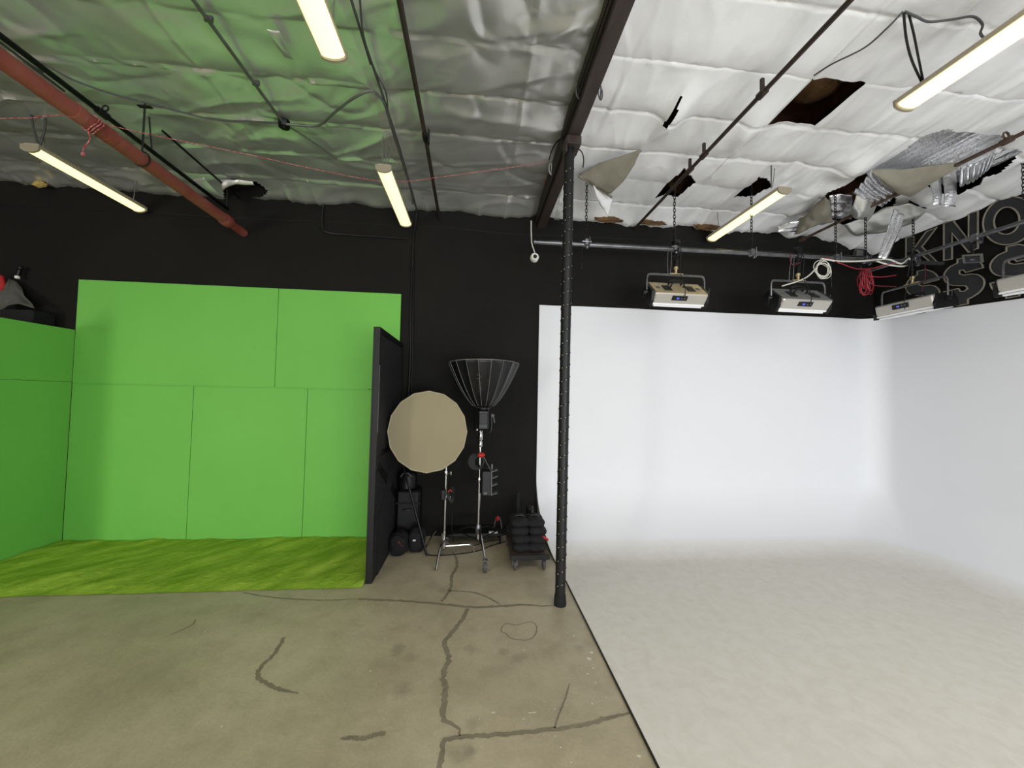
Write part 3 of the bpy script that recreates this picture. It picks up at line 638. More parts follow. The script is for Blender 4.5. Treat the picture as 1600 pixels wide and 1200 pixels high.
# ------------------------------------------------------------------ fluorescent lamps
def lamp(label, far, near_y=None, near=None, z=3.8, w=.15, wires=()):
    f_ = PZ(*far, z)
    n_ = PZ(*near, z) if near else V((f_.x, near_y, z))
    xm_ = (f_.x + n_.x) / 2; y0, y1 = n_.y, f_.y; L = y1 - y0; yc = (y0 + y1) / 2
    t = thing('ceiling_lamp', label, 'lamp', (xm_, yc, z), 'hanging tube lamps')
    def sec(off, ww, hh): # cross-section, rounded lens below
        return [(ww / 2 * math.cos(a), -hh * math.sin(a)) for a in [PI * k / 8 for k in range(9)]]
    b = MB(); S = [(ww, zz) for ww, zz in ((w / 2, .0), (w / 2, .012), (w / 2 - .02, .045), (-w / 2 + .02, .045), (-w / 2, .012), (-w / 2, 0))]
    b.prism([V((xm_ + a, y0, z + c)) for a, c in S], (0, L, 0)); b.build('housing', 'housing', t, smooth=False)
    b = MB(); S = sec(0, w * .9, .03)
    b.prism([V((xm_ + a, y0 + .012, z + c)) for a, c in S], (0, L - .024, 0)); b.build('lens', 'lens', t, sharp=50)
    for yy in (y0 - .012, y1 - .006):
        b = MB(); b.prism([V((xm_ + a * 1.08, yy, z + c * 1.2)) for a, c in sec(0, w * .92, .032)] + [V((xm_ - w / 2, yy, z + .03)), V((xm_ + w / 2, yy, z + .03))], (0, .018, 0)); b.build('end_cap', 'lampcap', t, smooth=False)
    for ws in wires:
        b = MB(); b.tube(spline([V(p) for p in ws['p']], 8), ws.get('r', .004), 6); b.build('hanging_wire', ws.get('m', 'wire'), t)
    return t
zz = 3.79
p1 = PZ(52, 232, zz); 
lamp('narrow glowing tube lamp at far left below the red pipe', (215, 327), near=(52, 232), z=zz, wires=[
  dict(p=[PY(45, 100, p1.y + .03), PY(44, 150, p1.y + .03), PY(50, 190, p1.y + .03), PY(60, 228, p1.y + .03)], m='greycable', r=.009),
  dict(p=[PY(72, 120, p1.y + .05), PY(71, 170, p1.y + .05), PY(70, 200, p1.y + .04), PY(62, 228, p1.y + .03)], m='greycable', r=.009),
  dict(p=[PY(58, 130, p1.y + .08), PY(66, 195, p1.y + .08), PY(70, 230, p1.y + .08)]),
  dict(p=[PY(214, 266, 4.6), PY(208, 318, 4.6)])])
lamp('glowing tube lamp cut by the top edge, nearest above the green corner', (521, 87), near_y=1.25, z=zz, w=.16, wires=[
  dict(p=[PY(523, -30, 2.3), PY(521, 30, 2.3), PY(522, 60, 2.3)], r=.005)])
p3 = PZ(603, 264, zz)
lamp('short-looking glowing tube lamp in the middle above the standing flat', (631, 350), near=(603, 264), z=zz, w=.145, wires=[
  dict(p=[PY(604, 180, p3.y + .02), PY(598, 215, p3.y + .02), PY(597, 240, p3.y + .02), PY(600, 262, p3.y + .02)], r=.005),
  dict(p=[PY(606, 180, p3.y + .05), PY(611, 215, p3.y + .05), PY(609, 240, p3.y + .05), PY(604, 262, p3.y + .05)], r=.005),
  dict(p=[PY(605, 180, p3.y + .04), PY(603, 262, p3.y + .04)]),
  dict(p=[PY(636, 255, 4.45), PY(633, 320, 4.45)], r=.005)])
p4 = PZ(1213, 297, 3.84)
lamp('glowing tube lamp above the white cove, left of the torn foil', (1122, 374), near=(1213, 297), z=3.84, w=.145, wires=[
  dict(p=[PY(1203, 190, p4.y + .03), PY(1205, 240, p4.y + .03), PY(1205, 294, p4.y + .03)], m='greycable', r=.006),
  dict(p=[PY(1220, 194, p4.y + .08), PY(1207, 292, p4.y + .08)]),
  dict(p=[PY(1117, 292, 4.5), PY(1124, 366, 4.5)], r=.004)])
lamp('large glowing tube lamp cut by the right edge beside the square hole', (1415, 165), near_y=1.2, z=zz, w=.17, wires=[
  dict(p=[PZ(1412, 20, 4.07), PZ(1416, 60, 3.99), PZ(1425, 95, 3.92), PZ(1441, 130, 3.84)], m='black', r=.0065),
  dict(p=[PZ(1420, 22, 4.07), PZ(1427, 50, 3.99), PZ(1435, 90, 3.92), PZ(1443, 130, 3.84)], m='black', r=.0065),
  dict(p=[PZ(1436, 95, 3.92), PZ(1442, 130, 3.84)])])
tube_thing('black_cable', [PZ(1272, 118, 4.08), PZ(1300, 100, 4.05), PZ(1350, 75, 4.03), PZ(1385, 45, 4.03), PZ(1411, 18, 4.07)], .0055, 'greycable', 'dark cable pair sagging from the square hole towards the right lamp', 'cable')
tube_thing('black_cable', [PZ(1413, 18, 4.08), PZ(1432, 26, 4.04), PZ(1452, 34, 4.02), PZ(1490, 30, 4.02), PZ(1520, 26, 4.03), PZ(1535, 38, 4.0), PZ(1532, 52, 3.95), PZ(1540, 62, 3.85)], .0065, 'greycable', 'dark cable crossing the white ceiling into the top of the right lamp', 'cable')

# ------------------------------------------------------------------ torn ceiling pieces
def sheet(name, A, B, m, label, cat='torn foil', n=20, mm=14, bulge=.05, ribs=0, ramp=.006, rough=.006, direction=(0, 0, -1), solid=.002, ribv=False):
    A = resample([V(p) for p in A], n); B = resample([V(p) for p in B], n); D = V(direction)
    b = MB()
    def g(u, v):
        i = min(n - 1, int(u * n)); k = u * n - i; a = A[i].lerp(A[i + 1], k); c = B[i].lerp(B[i + 1], k)
        p = a.lerp(c, v) + D * (bulge * math.sin(PI * v) * (.6 + .4 * math.sin(PI * u)))
        if ribs: p += D * ramp * abs(math.sin(PI * ribs * (v if ribv else u)))
        return p + D * rough * noise.noise(p * 14) + D * rough * 2 * noise.noise(p * 5)
    if ribs:
        if ribv: mm = max(mm, ribs * 6)
        else: n2 = max(n, ribs * 6)
    b.grid(g, n if (not ribs or ribv) else max(n, ribs * 6), mm)
    o = b.build(name, m, solid=solid); tag(o, label, cat); return o
Z = PZ
sheet('foil_flap', [Z(905, 272, 4.00), Z(935, 255, 4.03), Z(968, 245, 4.05), Z(1001, 234, 4.06)], [Z(905, 273, 3.99), Z(930, 290, 3.90), Z(953, 303, 3.86), Z(975, 282, 3.9), Z(991, 258, 3.98), Z(1001, 235, 4.05)], 'kraft', 'beige backed foil flap hanging open just right of the column top', bulge=.03)
sheet('foil_flap', [Z(925, 283, 3.93), Z(957, 312, 3.92)], [Z(936, 318, 3.86), Z(950, 337, 3.80)], 'whitefoil', 'small white pointed flap below the beige flap near the column', bulge=.02)
q0, q1 = Z(904, 275, 3.97), Z(956, 308, 3.87); b = MB(); b.tube([q0, q1], .014, 4); tag(b.build('wood_strip', 'kraft'), 'thin beige strip lying along the edge of the beige flap', 'strip')
sheet('foil_flap', [Z(880, 285, 4.0), Z(893, 283, 4.0)], [Z(866, 344, 3.84), Z(874, 344, 3.84)], 'foil', 'narrow silver foil piece hanging between the column and short beam', bulge=.0)
# big torn area on the right
sheet('foil_flap', [Z(1362, 263, 3.98), Z(1405, 264, 3.97), Z(1450, 259, 3.97), Z(1500, 254, 3.97)], [Z(1362, 264, 3.97), Z(1378, 285, 3.90), Z(1402, 303, 3.84), Z(1425, 308, 3.83), Z(1460, 284, 3.86), Z(1500, 256, 3.96)], 'kraft', 'large beige curled flap hanging below the torn shiny ceiling at right', bulge=.05)
b = MB(); HX = HOLES[5]; hx0, hx1 = min(p[0] for p in HX) - .15, max(p[0] for p in HX) + .12; hy0, hy1 = min(p[1] for p in HX) - .1, max(p[1] for p in HX) + .12
def corr(u, v):
    x = hx0 + u * (hx1 - hx0); y = hy0 + v * (hy1 - hy0)
    return V((x, y, 4.215 + .034 * abs(math.sin(PI * x / .085)) + .006 * noise.noise(V((x * 9, y * 9, 0))) - .05 * max(0, (x - 4.7) / .5)))
b.grid(corr, 220, 26); tag(b.build('bubble_foil', 'shiny', sharp=70), 'wide ribbed silver sheet exposed behind the torn ceiling at far right', 'torn foil')
sheet('bubble_foil', [Z(1500, 262, 3.99), Z(1530, 252, 3.99), Z(1560, 234, 4.0)], [Z(1499, 291, 3.93), Z(1520, 282, 3.94), Z(1545, 262, 3.96)], 'shiny', 'small pointed ribbed silver piece below the rusty pipe at far right', bulge=.02, ribs=7, ramp=.02)
sheet('bubble_foil', [Z(1362, 265, 4.06), Z(1380, 285, 4.02), Z(1401, 300, 3.98)], [Z(1330, 300, 4.06), Z(1350, 312, 4.02), Z(1376, 322, 3.98)], 'shiny', 'peaked silver rib sheet just left of the large beige flap', bulge=.02, ribs=4, ramp=.03, ribv=True, mm=26)
sheet('bubble_foil', [Z(1295, 306, 4.12), Z(1312, 303, 4.12), Z(1332, 305, 4.12)], [Z(1300, 341, 4.05), Z(1315, 341, 4.05), Z(1330, 342, 4.05)], 'shiny', 'small silver ribbed patch behind the chain, beside the black gap', bulge=.02, ribs=3, ramp=.03, ribv=True, mm=26)
sheet('bubble_foil', [Z(1215, 353, 3.98), Z(1235, 347, 3.98), Z(1250, 345, 3.98)], [Z(1216, 360, 3.94), Z(1235, 361, 3.94), Z(1250, 362, 3.94)], 'shiny', 'low silver patch at the wall top above the second panel light', bulge=.02, ribs=2, ramp=.02, ribv=True, mm=18)
sheet('foil_flap', [Z(1247, 344, 4.0), Z(1284, 312, 4.0), Z(1290, 308, 4.0), Z(1297, 318, 3.99)], [Z(1240, 366, 3.88), Z(1256, 362, 3.88), Z(1272, 354, 3.9), Z(1302, 349, 3.92)], 'kraft', 'crumpled torn beige sheet hanging left of the chain at the wall top', bulge=.05, rough=.02)
sheet('foil_flap', [Z(1338, 306, 4.02), Z(1358, 309, 4.0), Z(1372, 314, 4.0)], [Z(1325, 330, 3.96), Z(1335, 341, 3.88), Z(1356, 345, 3.88)], 'foil', 'rounded silver foil hood hanging above the rusty pipe', bulge=.06)
sheet('foil_flap', [Z(1318, 352, 3.96), Z(1350, 340, 3.98), Z(1385, 325, 4.0), Z(1420, 318, 3.98), Z(1446, 326, 3.94)], [Z(1340, 370, 3.88), Z(1365, 364, 3.88), Z(1395, 360, 3.86), Z(1425, 348, 3.87), Z(1446, 330, 3.93)], 'foil', 'long dull silver foil drape along the top of the right wall', bulge=.04, rough=.012)
def strip(label, top, bot, yy, w0, ribs=3):
    a0, a1 = PY(*top[0], yy), PY(*top[1], yy); c0, c1 = PY(*bot[0], yy - .05), PY(*bot[1], yy - .05)
    mid = (a0 - a1).length
    sheet('foil_strip', [a0, a1], [c0, c1], 'shiny', label, bulge=.02, ribs=ribs, ramp=w0, direction=(0, -1, 0), n=18, mm=24, rough=.005)
strip('long bright silver strip hanging down furthest in front of the letters', ((1396, 326), (1412, 340)), ((1371, 403), (1386, 405)), 3.82, .02, 2)
strip('narrower of two short silver strips hanging above the letter K', ((1452, 284), (1467, 276)), ((1458, 320), (1471, 321)), 3.5, .02, 1)
strip('wider of two short silver strips hanging above the letter K', ((1472, 274), (1492, 262)), ((1475, 323), (1492, 324)), 3.45, .02, 1)
sheet('foil_flap', [Z(405, 110, 4.06), Z(432, 42, 4.07)][::-1], [Z(468, 103, 4.06), Z(436, 50, 4.05)][::-1], 'foil', 'triangular silver patch peeling from the foil left of top lamp', bulge=.015) if False else None
sheet('foil_flap', [Z(417, 44, 4.05), Z(436, 47, 4.05)], [Z(444, 90, 4.05), Z(458, 93, 4.05)], 'foil', 'small bright folded foil tab on the ceiling left of the top lamp', bulge=.03)
sheet('foil_flap', [Z(345, 281, 3.98), Z(372, 281, 3.98), Z(395, 284, 3.99)], [Z(347, 296, 3.90), Z(368, 288, 3.95), Z(398, 290, 3.97)], 'foil', 'small curled foil scrap at the wall top right of red pipe', bulge=.02)
sheet('foil_flap', [Z(296, 281, 3.98), Z(318, 276, 3.98)], [Z(330, 302, 3.9), Z(352, 310, 3.88)], 'foil', 'hanging foil tongue behind the black pipe near the back wall', bulge=.03)
# things above the holes
def lump(c, rad, m, label, cat='insulation'):
    b = MB(); b.ball(c, rad, 22, 14, fn=lambda p: p * (1 + .35 * noise.noise(p * 2.3 + c))); tag(b.build('insulation_batt', m), label, cat)
lump(V((2.80, 2.80, 4.40)), (.20, .28, .10), 'insul', 'brown insulation lump seen on the right inside the square hole')
lump(V((2.42, 2.62, 4.40)), (.12, .14, .08), 'insul', 'smaller brown insulation lump at left inside the square hole')
lump(PZ(1062, 285, 4.40), (.14, .09, .12), 'insul', 'brown debris lump inside the torn hole above the first panel light')
lump(PZ(1188, 292, 4.40), (.13, .09, .12), 'insul', 'brown debris lump inside the torn hole left of cove lamp')
lump(PZ(62, 288, 3.99), (.07, .03, .035), 'yellow', 'yellow insulation tuft poking out at far left wall top')
for i, (px, py, lb) in enumerate(((1020, 344, 'crumbly brown insulation along the wall top by pipe end'), (952, 340, 'brown insulation crumb at the wall top right of column'), (1105, 352, 'brown insulation strip at the wall top left of lamp'))):
    b = MB(); c = PY(px, py + 3, YB - .10)
    b.ball(c, (.17, .035, .035), 30, 10, fn=lambda p: p * (1 + .7 * noise.noise(p * 3 + c))); tag(b.build('insulation_crumbs', 'insul'), lb, 'insulation')
b = MB(); b.prism([PY(248, 296, YB - .006), PY(262, 299, YB - .006), PY(280, 301, YB - .006), PY(276, 296, YB - .006), PY(256, 293, YB - .006)], (0, .003, 0))
struct(b.build('window_1', 'sky', smooth=False))

# ------------------------------------------------------------------ lighting rig
RY, RZ0, RX = 3.96, 3.358, 5.0
def pipe_between(name, a, c, r, m, label):
    b = MB(); b.tube([a, c], r, 14); tag(b.build(name, m), label, 'pipe', 'rig pipes'); 
ra, rc = PY(834, 378, RY), PY(1505, 414, RY)
pipe_between('rig_pipe', ra, V((5.44, RY, rc.z)), .021, 'steel', 'long horizontal steel rig pipe hung on chains in front of back wall')
pipe_between('rig_pipe', ra + V((0, .10, .052)), V((4.9, RY + .10, 3.45)), .016, 'blackmetal', 'thinner dark pipe running just above and behind the long rig pipe')
pa, pb = PX(1357, 429, RX), PX(1600, 355, RX); dr = (pb - pa)
pipe_between('rig_pipe', V((RX, pa.y, pa.z + .045)), V((RX, 1.2, pb.z + .045)), .021, 'steel', 'steel rig pipe running along the right wall in front of the letters')
def chain(x, y, z0, z1, label, m='blackmetal'):
    b = MB(); L = .05; n = int((z1 - z0) / (L * .72)); 
    for i in range(n):
        zc = z1 - (i + .5) * L * .72; c = V((x, y, zc)); k = i % 2
        P = []
        for a in [PI / 4 * q for q in range(8)]:
            ww, hh = .0125 * math.cos(a), .025 * math.sin(a)
            P.append(c + (V((ww, 0, hh)) if k else V((0, ww, hh))))
        b.tube(P, .004, 5, closed=True)
    tag(b.build('chain', m), label, 'chain', 'hanging chains')
def clampy(x, y, z, label, k=1, m='steel'):
    b = MB(); b.box((x - .022, y - .034, z - .03), (x + .022, y + .034, z + .045), .008)
    b.tube([V((x - .05, y - .03, z + .01)), V((x + .05, y - .03, z + .01))], .008, 6); b.tube([V((x + .03, y - .035, z - .05)), V((x + .03, y - .035, z + .06))], .006, 6)
    b.lathe([(.014, -.012), (.018, 0), (.014, .012)], (x, y - .04, z - .055), 10, 'X')
    tag(b.build('pipe_clamp', m), label, 'clamp', 'pipe clamps')
names = ['beside the black column', 'above the first panel light', 'near the far end of the cove lamp', 'right of the second panel light', 'just left of the red rope bundle', 'in front of the letter K']
tails = [.22, 0, .0, .30, .30, .0]
for (px, py), nm, tl in zip([(917, 283), (1054, 295), (1174, 310), (1305, 308), (1352, 345), (1428, 315)], names, tails):
    p = PY(px, py, RY); yy = RY + (.0 if px != 1428 else -.05)
    x = p.x if px != 1428 else RX; top = foilz(x, yy, True) + .03
    chain(x, yy, 3.40, max(top, 4.0), 'dark link chain dropping from the ceiling ' + nm)
    clampy(x, yy, 3.37, 'metal rig pipe clamp on chain ' + nm)
    if tl: chain(x - .04, yy + .03, 3.33 - tl, 3.33, 'loose chain tail dangling below the rig pipe ' + nm)
clampy(RX, PX(1524, 376, RX).y, 3.41, 'metal clamp on the right rig pipe above the small square plate')
chain(5.05, PX(1598, 240, 5.05).y, 3.45, 4.02, 'dark link chain dropping from the ceiling at the far right edge')

def led_panel(tilt=50, drop=.20, rear='ledback'):
    t = thing('panel_light', 'x', 'studio light', (0, 0, 0), 'panel lights above the cove')
    # local: X long axis, Y away from the viewer, origin at yoke top; head turned 50 degrees down
    T = Matrix.Translation((0, 0, -drop)) @ Matrix.Rotation(math.radians(-tilt), 4, 'X')
    # head local: +Y is the light direction, -Y its rear, -Z the side with the display
    W2 = .29
    b = MB(); b.X = T; b.box((-W2, -.055, -.135), (W2, .06, .135), .01); b.build('body', 'ledbody', t, smooth=False)
    b = MB(); b.X = T; b.box((-W2 + .006, -.061, -.125), (W2 - .006, -.054, .125)); bk = b.build('rear_plate', rear, t, smooth=False)
    for x0 in (-.17, .09): b = MB(); b.X = T; b.box((x0, -.070, -.075), (x0 + .085, -.060, .045), .004); b.build('vent', 'black', bk, smooth=False)
    for x0 in (-.245, .205): b = MB(); b.X = T; b.box((x0, -.064, -.03), (x0 + .04, -.060, .02)); b.build('label_plate', 'greyprint', bk, smooth=False)
    b = MB(); b.X = T; b.tube(spline([V((-.07, -.055, .085)), V((-.068, -.10, .085)), V((-.03, -.112, .085)), V((.03, -.112, .085)), V((.068, -.10, .085)), V((.07, -.055, .085))], 4), .011, 8)
    b.tube(spline([V((-.07, -.055, .02)), V((-.068, -.10, .02)), V((-.03, -.112, .02)), V((.03, -.112, .02)), V((.068, -.10, .02)), V((.07, -.055, .02))], 4), .009, 8); b.build('handle', 'black', t)
    b = MB(); b.X = T; b.box((-W2, .06, -.132), (W2, .082, .132), .004); b.box((-W2 + .02, .086, -.126), (W2 - .02, .104, .126), .004); b.build('diffuser', 'leddiff', t, smooth=False)
    b = MB(); b.X = T; b.box((-.10, -.035, -.142), (.07, .020, -.133), .004); cpn = b.build('control_panel', 'black', t, smooth=False)
    b = MB(); b.X = T; b.box((-.050, -.016, -.1435), (-.022, .002, -.1415)); b.build('display', 'blue', cpn, smooth=False)
    b = MB(); b.X = T
    for x0 in (.005, .035): b.lathe([(.008, -.004), (.009, .002)], (x0, -.008, -.144), 12)
    b.build('knob', 'greyprint', cpn)
    for s_ in (-1, 1):
        b = MB(); b.X = T
        b.prism([V((s_ * W2, -.06, -.09)), V((s_ * W2, .03, -.14)), V((s_ * W2, .10, -.14)), V((s_ * W2, .10, .13)), V((s_ * W2, .03, .13)), V((s_ * W2, -.06, .09))], (s_ * .028, 0, 0)); b.build('end_cap', 'blackplastic', t, smooth=False)
        b = MB(); b.X = Matrix.Translation((0, 0, -drop)); b.lathe([(.026, 0), (.026, .02), (.016, .045)], (s_ * (W2 + .03), 0, 0), 12, 'X') if s_ > 0 else b.lathe([(.026, 0), (.026, -.02), (.016, -.045)], (s_ * (W2 + .03), 0, 0), 12, 'X')
        b.tube([V((s_ * (W2 + .06), 0, 0)), V((s_ * (W2 + .075), -.01, .01 * s_)), V((s_ * (W2 + .085), -.02, s_ * .065))], .006, 6); b.build('tilt_lock', 'blackplastic', t)
    b = MB(); hx_ = W2 + .036
    b.tube(spline([V((-hx_, 0, -drop)), V((-hx_, 0, -.06)), V((-hx_ + .012, 0, -.018)), V((-hx_ + .05, 0, 0)), V((0, 0, 0)), V((hx_ - .05, 0, 0)), V((hx_ - .012, 0, -.018)), V((hx_, 0, -.06)), V((hx_, 0, -drop))], 5), .011, 8); b.build('yoke', 'steel', t)
    b = MB(); b.box((-.075, -.022, .004), (.075, .022, .016), .003); b.lathe([(.014, .012), (.014, .06), (.022, .065), (.022, .09), (.012, .095)], seg=12); b.build('mounting_plate', 'ledback', t)
    b = MB(); b.box((-.02, -.02, .09), (.02, .02, .17), .006); b.tube([V((.0, -.0, .16)), V((0, 0, .36))], .010, 8); b.tube([V((-.045, -.02, .24)), V((.03, -.02, .25))], .008, 6); b.box((-.026, -.026, .21), (.026, .026, .27), .008); b.box((-.035, -.03, .33), (.035, .03, .385), .01); b.tube([V((-.02, -.03, .1)), V((.022, -.03, .30))], .005, 6); b.build('hanger', 'blackmetal', t)
    b = MB(); b.tube(spline([V((.01, -.02, .36)), V((.035, -.04, .25)), V((.025, -.04, .05)), V((.02, -.10, -.08)), V((.03, -.14, -.22)), V((.02, -.12, -.30))], 6), .004, 6); b.build('power_lead', 'black', t)
    return t
proto = led_panel()
zt = PY(1055, 432, RY - .02).z
spots = [((PY(1056, 430, RY - .02)), 0, 'panel light with a warm-toned back hanging leftmost above the white cove'),
         ((PY(1247, 440, RY - .02)), 0, 'second panel light from the column, hanging beside the coiled white cable')]
proto.location = spots[0][0]; proto['label'] = spots[0][2]
hang_z = spots[0][0].z
o2 = led_panel(rear='greyback'); o2.location = spots[1][0]; o2['label'] = spots[1][2]
a3 = PX(1418, 478, 4.88)
o3 = led_panel(80, .23, 'greyback'); o3['label'] = 'third panel light, slanting in front of the outlined S letters'
o3.location = V((4.88, a3.y - .05, a3.z + .23)); o3.rotation_euler = (0, 0, -PI / 2)
o4 = dup(o3, V((4.88, PX(1650, 424, 4.88).y, a3.z + .23)), -PI / 2, 'panel light half cut off by the right edge of the photo')
# cables about the rig
b = MB(); q = PY(1287, 418, RY - .05)
for i in range(6):
    rr = .085 + .012 * math.sin(i * 2.3); oc = V((.012 * math.sin(i * 1.7), .006 * i, .014 * math.cos(i * 2.1) - .02))
    b.tube([q + oc + V((rr * math.cos(a), .01 * math.sin(a * 2 + i), rr * 1.05 * math.sin(a))) for a in [PI / 10 * k for k in range(20)]], .0042, 6, closed=True)
b.tube(spline([q + V((-.08, 0, .0)), PY(1262, 432, RY - .06), PY(1245, 440, RY - .07), PY(1232, 444, RY - .07), PY(1222, 447, RY - .07)], 5), .007, 6)
tag(b.build('coiled_cable', 'whitecable'), 'coil of white cable hanging from the rig pipe beside second panel light', 'cable')
tube_thing('white_cable', [PY(1283, 404, RY - .05), PY(1310, 408, RY - .05), PY(1345, 408, RY - .05), PY(1385, 405, RY - .05), PY(1408, 412, RY - .06), PY(1420, 404, RY - .06), PY(1424, 410, RY - .06), PY(1412, 416, RY - .06), PY(1390, 414, RY - .06), PY(1370, 408, RY - .05)], .009, 'whitecable', 'white cable stretched along the rig pipe and looped at its right end', 'cable')
b = MB(); q = PY(1352, 440, RY - .06)
for i in range(16):
    rr = .035 + .02 * random.random(); oc = V((.045 * random.uniform(-1, 1), .02 * random.uniform(-1, 1), .07 * random.uniform(-1, 1))); hh = .07 + .05 * random.random()
    b.tube([q + oc + V((rr * math.cos(a), .012 * math.sin(a + i), hh * math.sin(a))) for a in [PI / 7 * k for k in range(14)]], .0032, 5, closed=True)
tag(b.build('rope_bundle', 'redcable'), 'tangled red cord bundle hanging from the rig pipe before the corner', 'rope')
tube_thing('red_cable', [PY(1290, 402, RY - .04), PY(1315, 412, RY - .06), PY(1340, 420, RY - .07), PY(1370, 418, RY - .07), PY(1400, 410, RY - .06)], .005, 'redcable', 'red cable sagging from the rig pipe above the red cord bundle', 'cable')
tube_thing('red_cable', [PY(1352, 430, RY - .06), PY(1375, 433, RY - .07), PY(1400, 430, RY - .06)], .005, 'redcable', 'short red cable leading right from the top of red cord bundle', 'cable')
tube_thing('red_cable', [PY(1358, 440, RY - .06), PY(1368, 446, RY - .07), PY(1400, 448, RY - .06)], .005, 'pinkcable', 'dark red cable leading right from the middle of the red cord bundle', 'cable')
tube_thing('red_cable', [PY(1445, 412, RY - .05), PY(1446, 430, RY - .06), PY(1441, 450, RY - .06), PY(1442, 460, RY - .06)], .004, 'pinkcable', 'dark red cable hanging down right of the rig corner', 'cable')
tube_thing('red_cable', [PY(1236, 396, RY - .04), PY(1235, 408, RY - .06), PY(1240, 414, RY - .06), PY(1250, 410, RY - .06)], .005, 'pinkcable', 'short dark red cable looped at the rig pipe over second panel light', 'cable')
tube_thing('safety_wire', [PY(1044, 392, RY - .03), PY(1043, 410, RY - .03), PY(1044, 430, RY - .03)], .004, 'steel', 'outer safety wire from the rig pipe to the first panel light', 'wire')
tube_thing('safety_wire', [PY(1049, 392, RY - .03), PY(1049, 410, RY - .03), PY(1047, 430, RY - .03)], .004, 'steel', 'inner safety wire from the rig pipe to the first panel light', 'wire')
tube_thing('safety_wire', [PY(1238, 400, RY - .03), PY(1234, 420, RY - .03), PY(1233, 440, RY - .03)], .004, 'steel', 'outer safety wire from the rig pipe to the second panel light', 'wire')
tube_thing('safety_wire', [PY(1241, 398, RY - .03), PY(1240, 420, RY - .03), PY(1239, 440, RY - .03)], .004, 'steel', 'inner safety wire from the rig pipe to the second panel light', 'wire')
tube_thing('wall_conduit', [PY(1336, 398, YB - .03), PY(1337, 384, YB - .03), PY(1342, 373, YB - .03), PY(1352, 371, YB - .03), PY(1380, 373, YB - .03)], .010, 'steel', 'grey conduit bend on the wall in the right corner', 'conduit')
b = MB(); q = PY(1340, 398, YB - .05); b.box(q - V((.05, .04, .04)), q + V((.05, .03, .05)), .006); tag(b.build('junction_box', 'greyconduit', smooth=False), 'small grey metal junction box on the wall in the right corner', 'box')
# little plate on arm under the right rig pipe
t = thing('camera_plate', 'small tilted square grey plate on an arm under the right rig pipe', 'mount', PX(1522, 404, RX))
yq = PX(1524, 376, RX).y; q = PX(1520, 404, RX)
b = MB(); b.tube([V((RX, yq, 3.39)), V((RX, yq + .03, 3.33)), q + V((0, 0, .02))], .012, 8); b.build('arm', 'blackmetal', t)
b = MB(); b.X = Matrix.Translation(q) @ Matrix.Rotation(math.radians(25), 4, 'Y') @ Matrix.Rotation(.5, 4, 'Z'); b.box((-.07, -.07, -.006), (.07, .07, .006), .002); b.build('plate', 'greyconduit', t, smooth=False)
b = MB(); b.X = Matrix.Translation(q) @ Matrix.Rotation(math.radians(25), 4, 'Y') @ Matrix.Rotation(.5, 4, 'Z'); b.box((-.05, -.05, -.010), (.05, .05, -.006)); b.m = 1; b.box((-.014, -.014, -.014), (.014, .014, -.010)); b.build('face', ['blackmetal', 'steel'], t, smooth=False)
# round white camera at the pipe's left end
c = PY(835, 403, RY)
t = thing('security_camera', 'small round white camera hanging at the left end of the rig pipe', 'camera', c)
b = MB(); b.lathe([(.012, -.042), (.034, -.046), (.044, -.03), (.044, .02), (.03, .045), (.0, .05)], c, 20, 'Y'); b.build('shell', 'whiteplastic', t)
b = MB(); b.lathe([(.019, -.052), (.021, -.042)], c, 16, 'Y'); b.build('lens', 'black', t)
b = MB(); b.tube(spline([c + V((.012, .02, .04)), PY(834, 390, RY), PY(831, 380, RY), PY(830, 362, RY), PY(830, 345, RY)], 5), .006, 6); b.build('cord', 'whitecable', t)

# ------------------------------------------------------------------ outlined letters on the right wall
XL_ = XR + .022
def wp(px, py): return PX(px, py, XL_)
def outline(P, w):
    """flat closed band just inside polygon P (list of (Y,Z))"""
    n = len(P); area = sum(P[i][0] * P[(i + 1) % n][1] - P[(i + 1) % n][0] * P[i][1] for i in range(n)); sg = 1 if area > 0 else -1
    out = []
    for i in range(n):
        a, p, c = V((*P[i - 1], 0)), V((*P[i], 0)), V((*P[(i + 1) % n], 0))
        d1 = (p - a); d2 = (c - p)
        d1 = d1.normalized() if d1.length > 1e-7 else V((1, 0, 0)); d2 = d2.normalized() if d2.length > 1e-7 else d1
        n1 = V((-d1.y, d1.x, 0)) * sg; n2 = V((-d2.y, d2.x, 0)) * sg; nn = (n1 + n2)
        nn = nn.normalized() if nn.length > .2 else n1
        k = 1 / max(.5, nn.dot(n1)); q = p + nn * w * k; out.append((q.x, q.y))
    return out
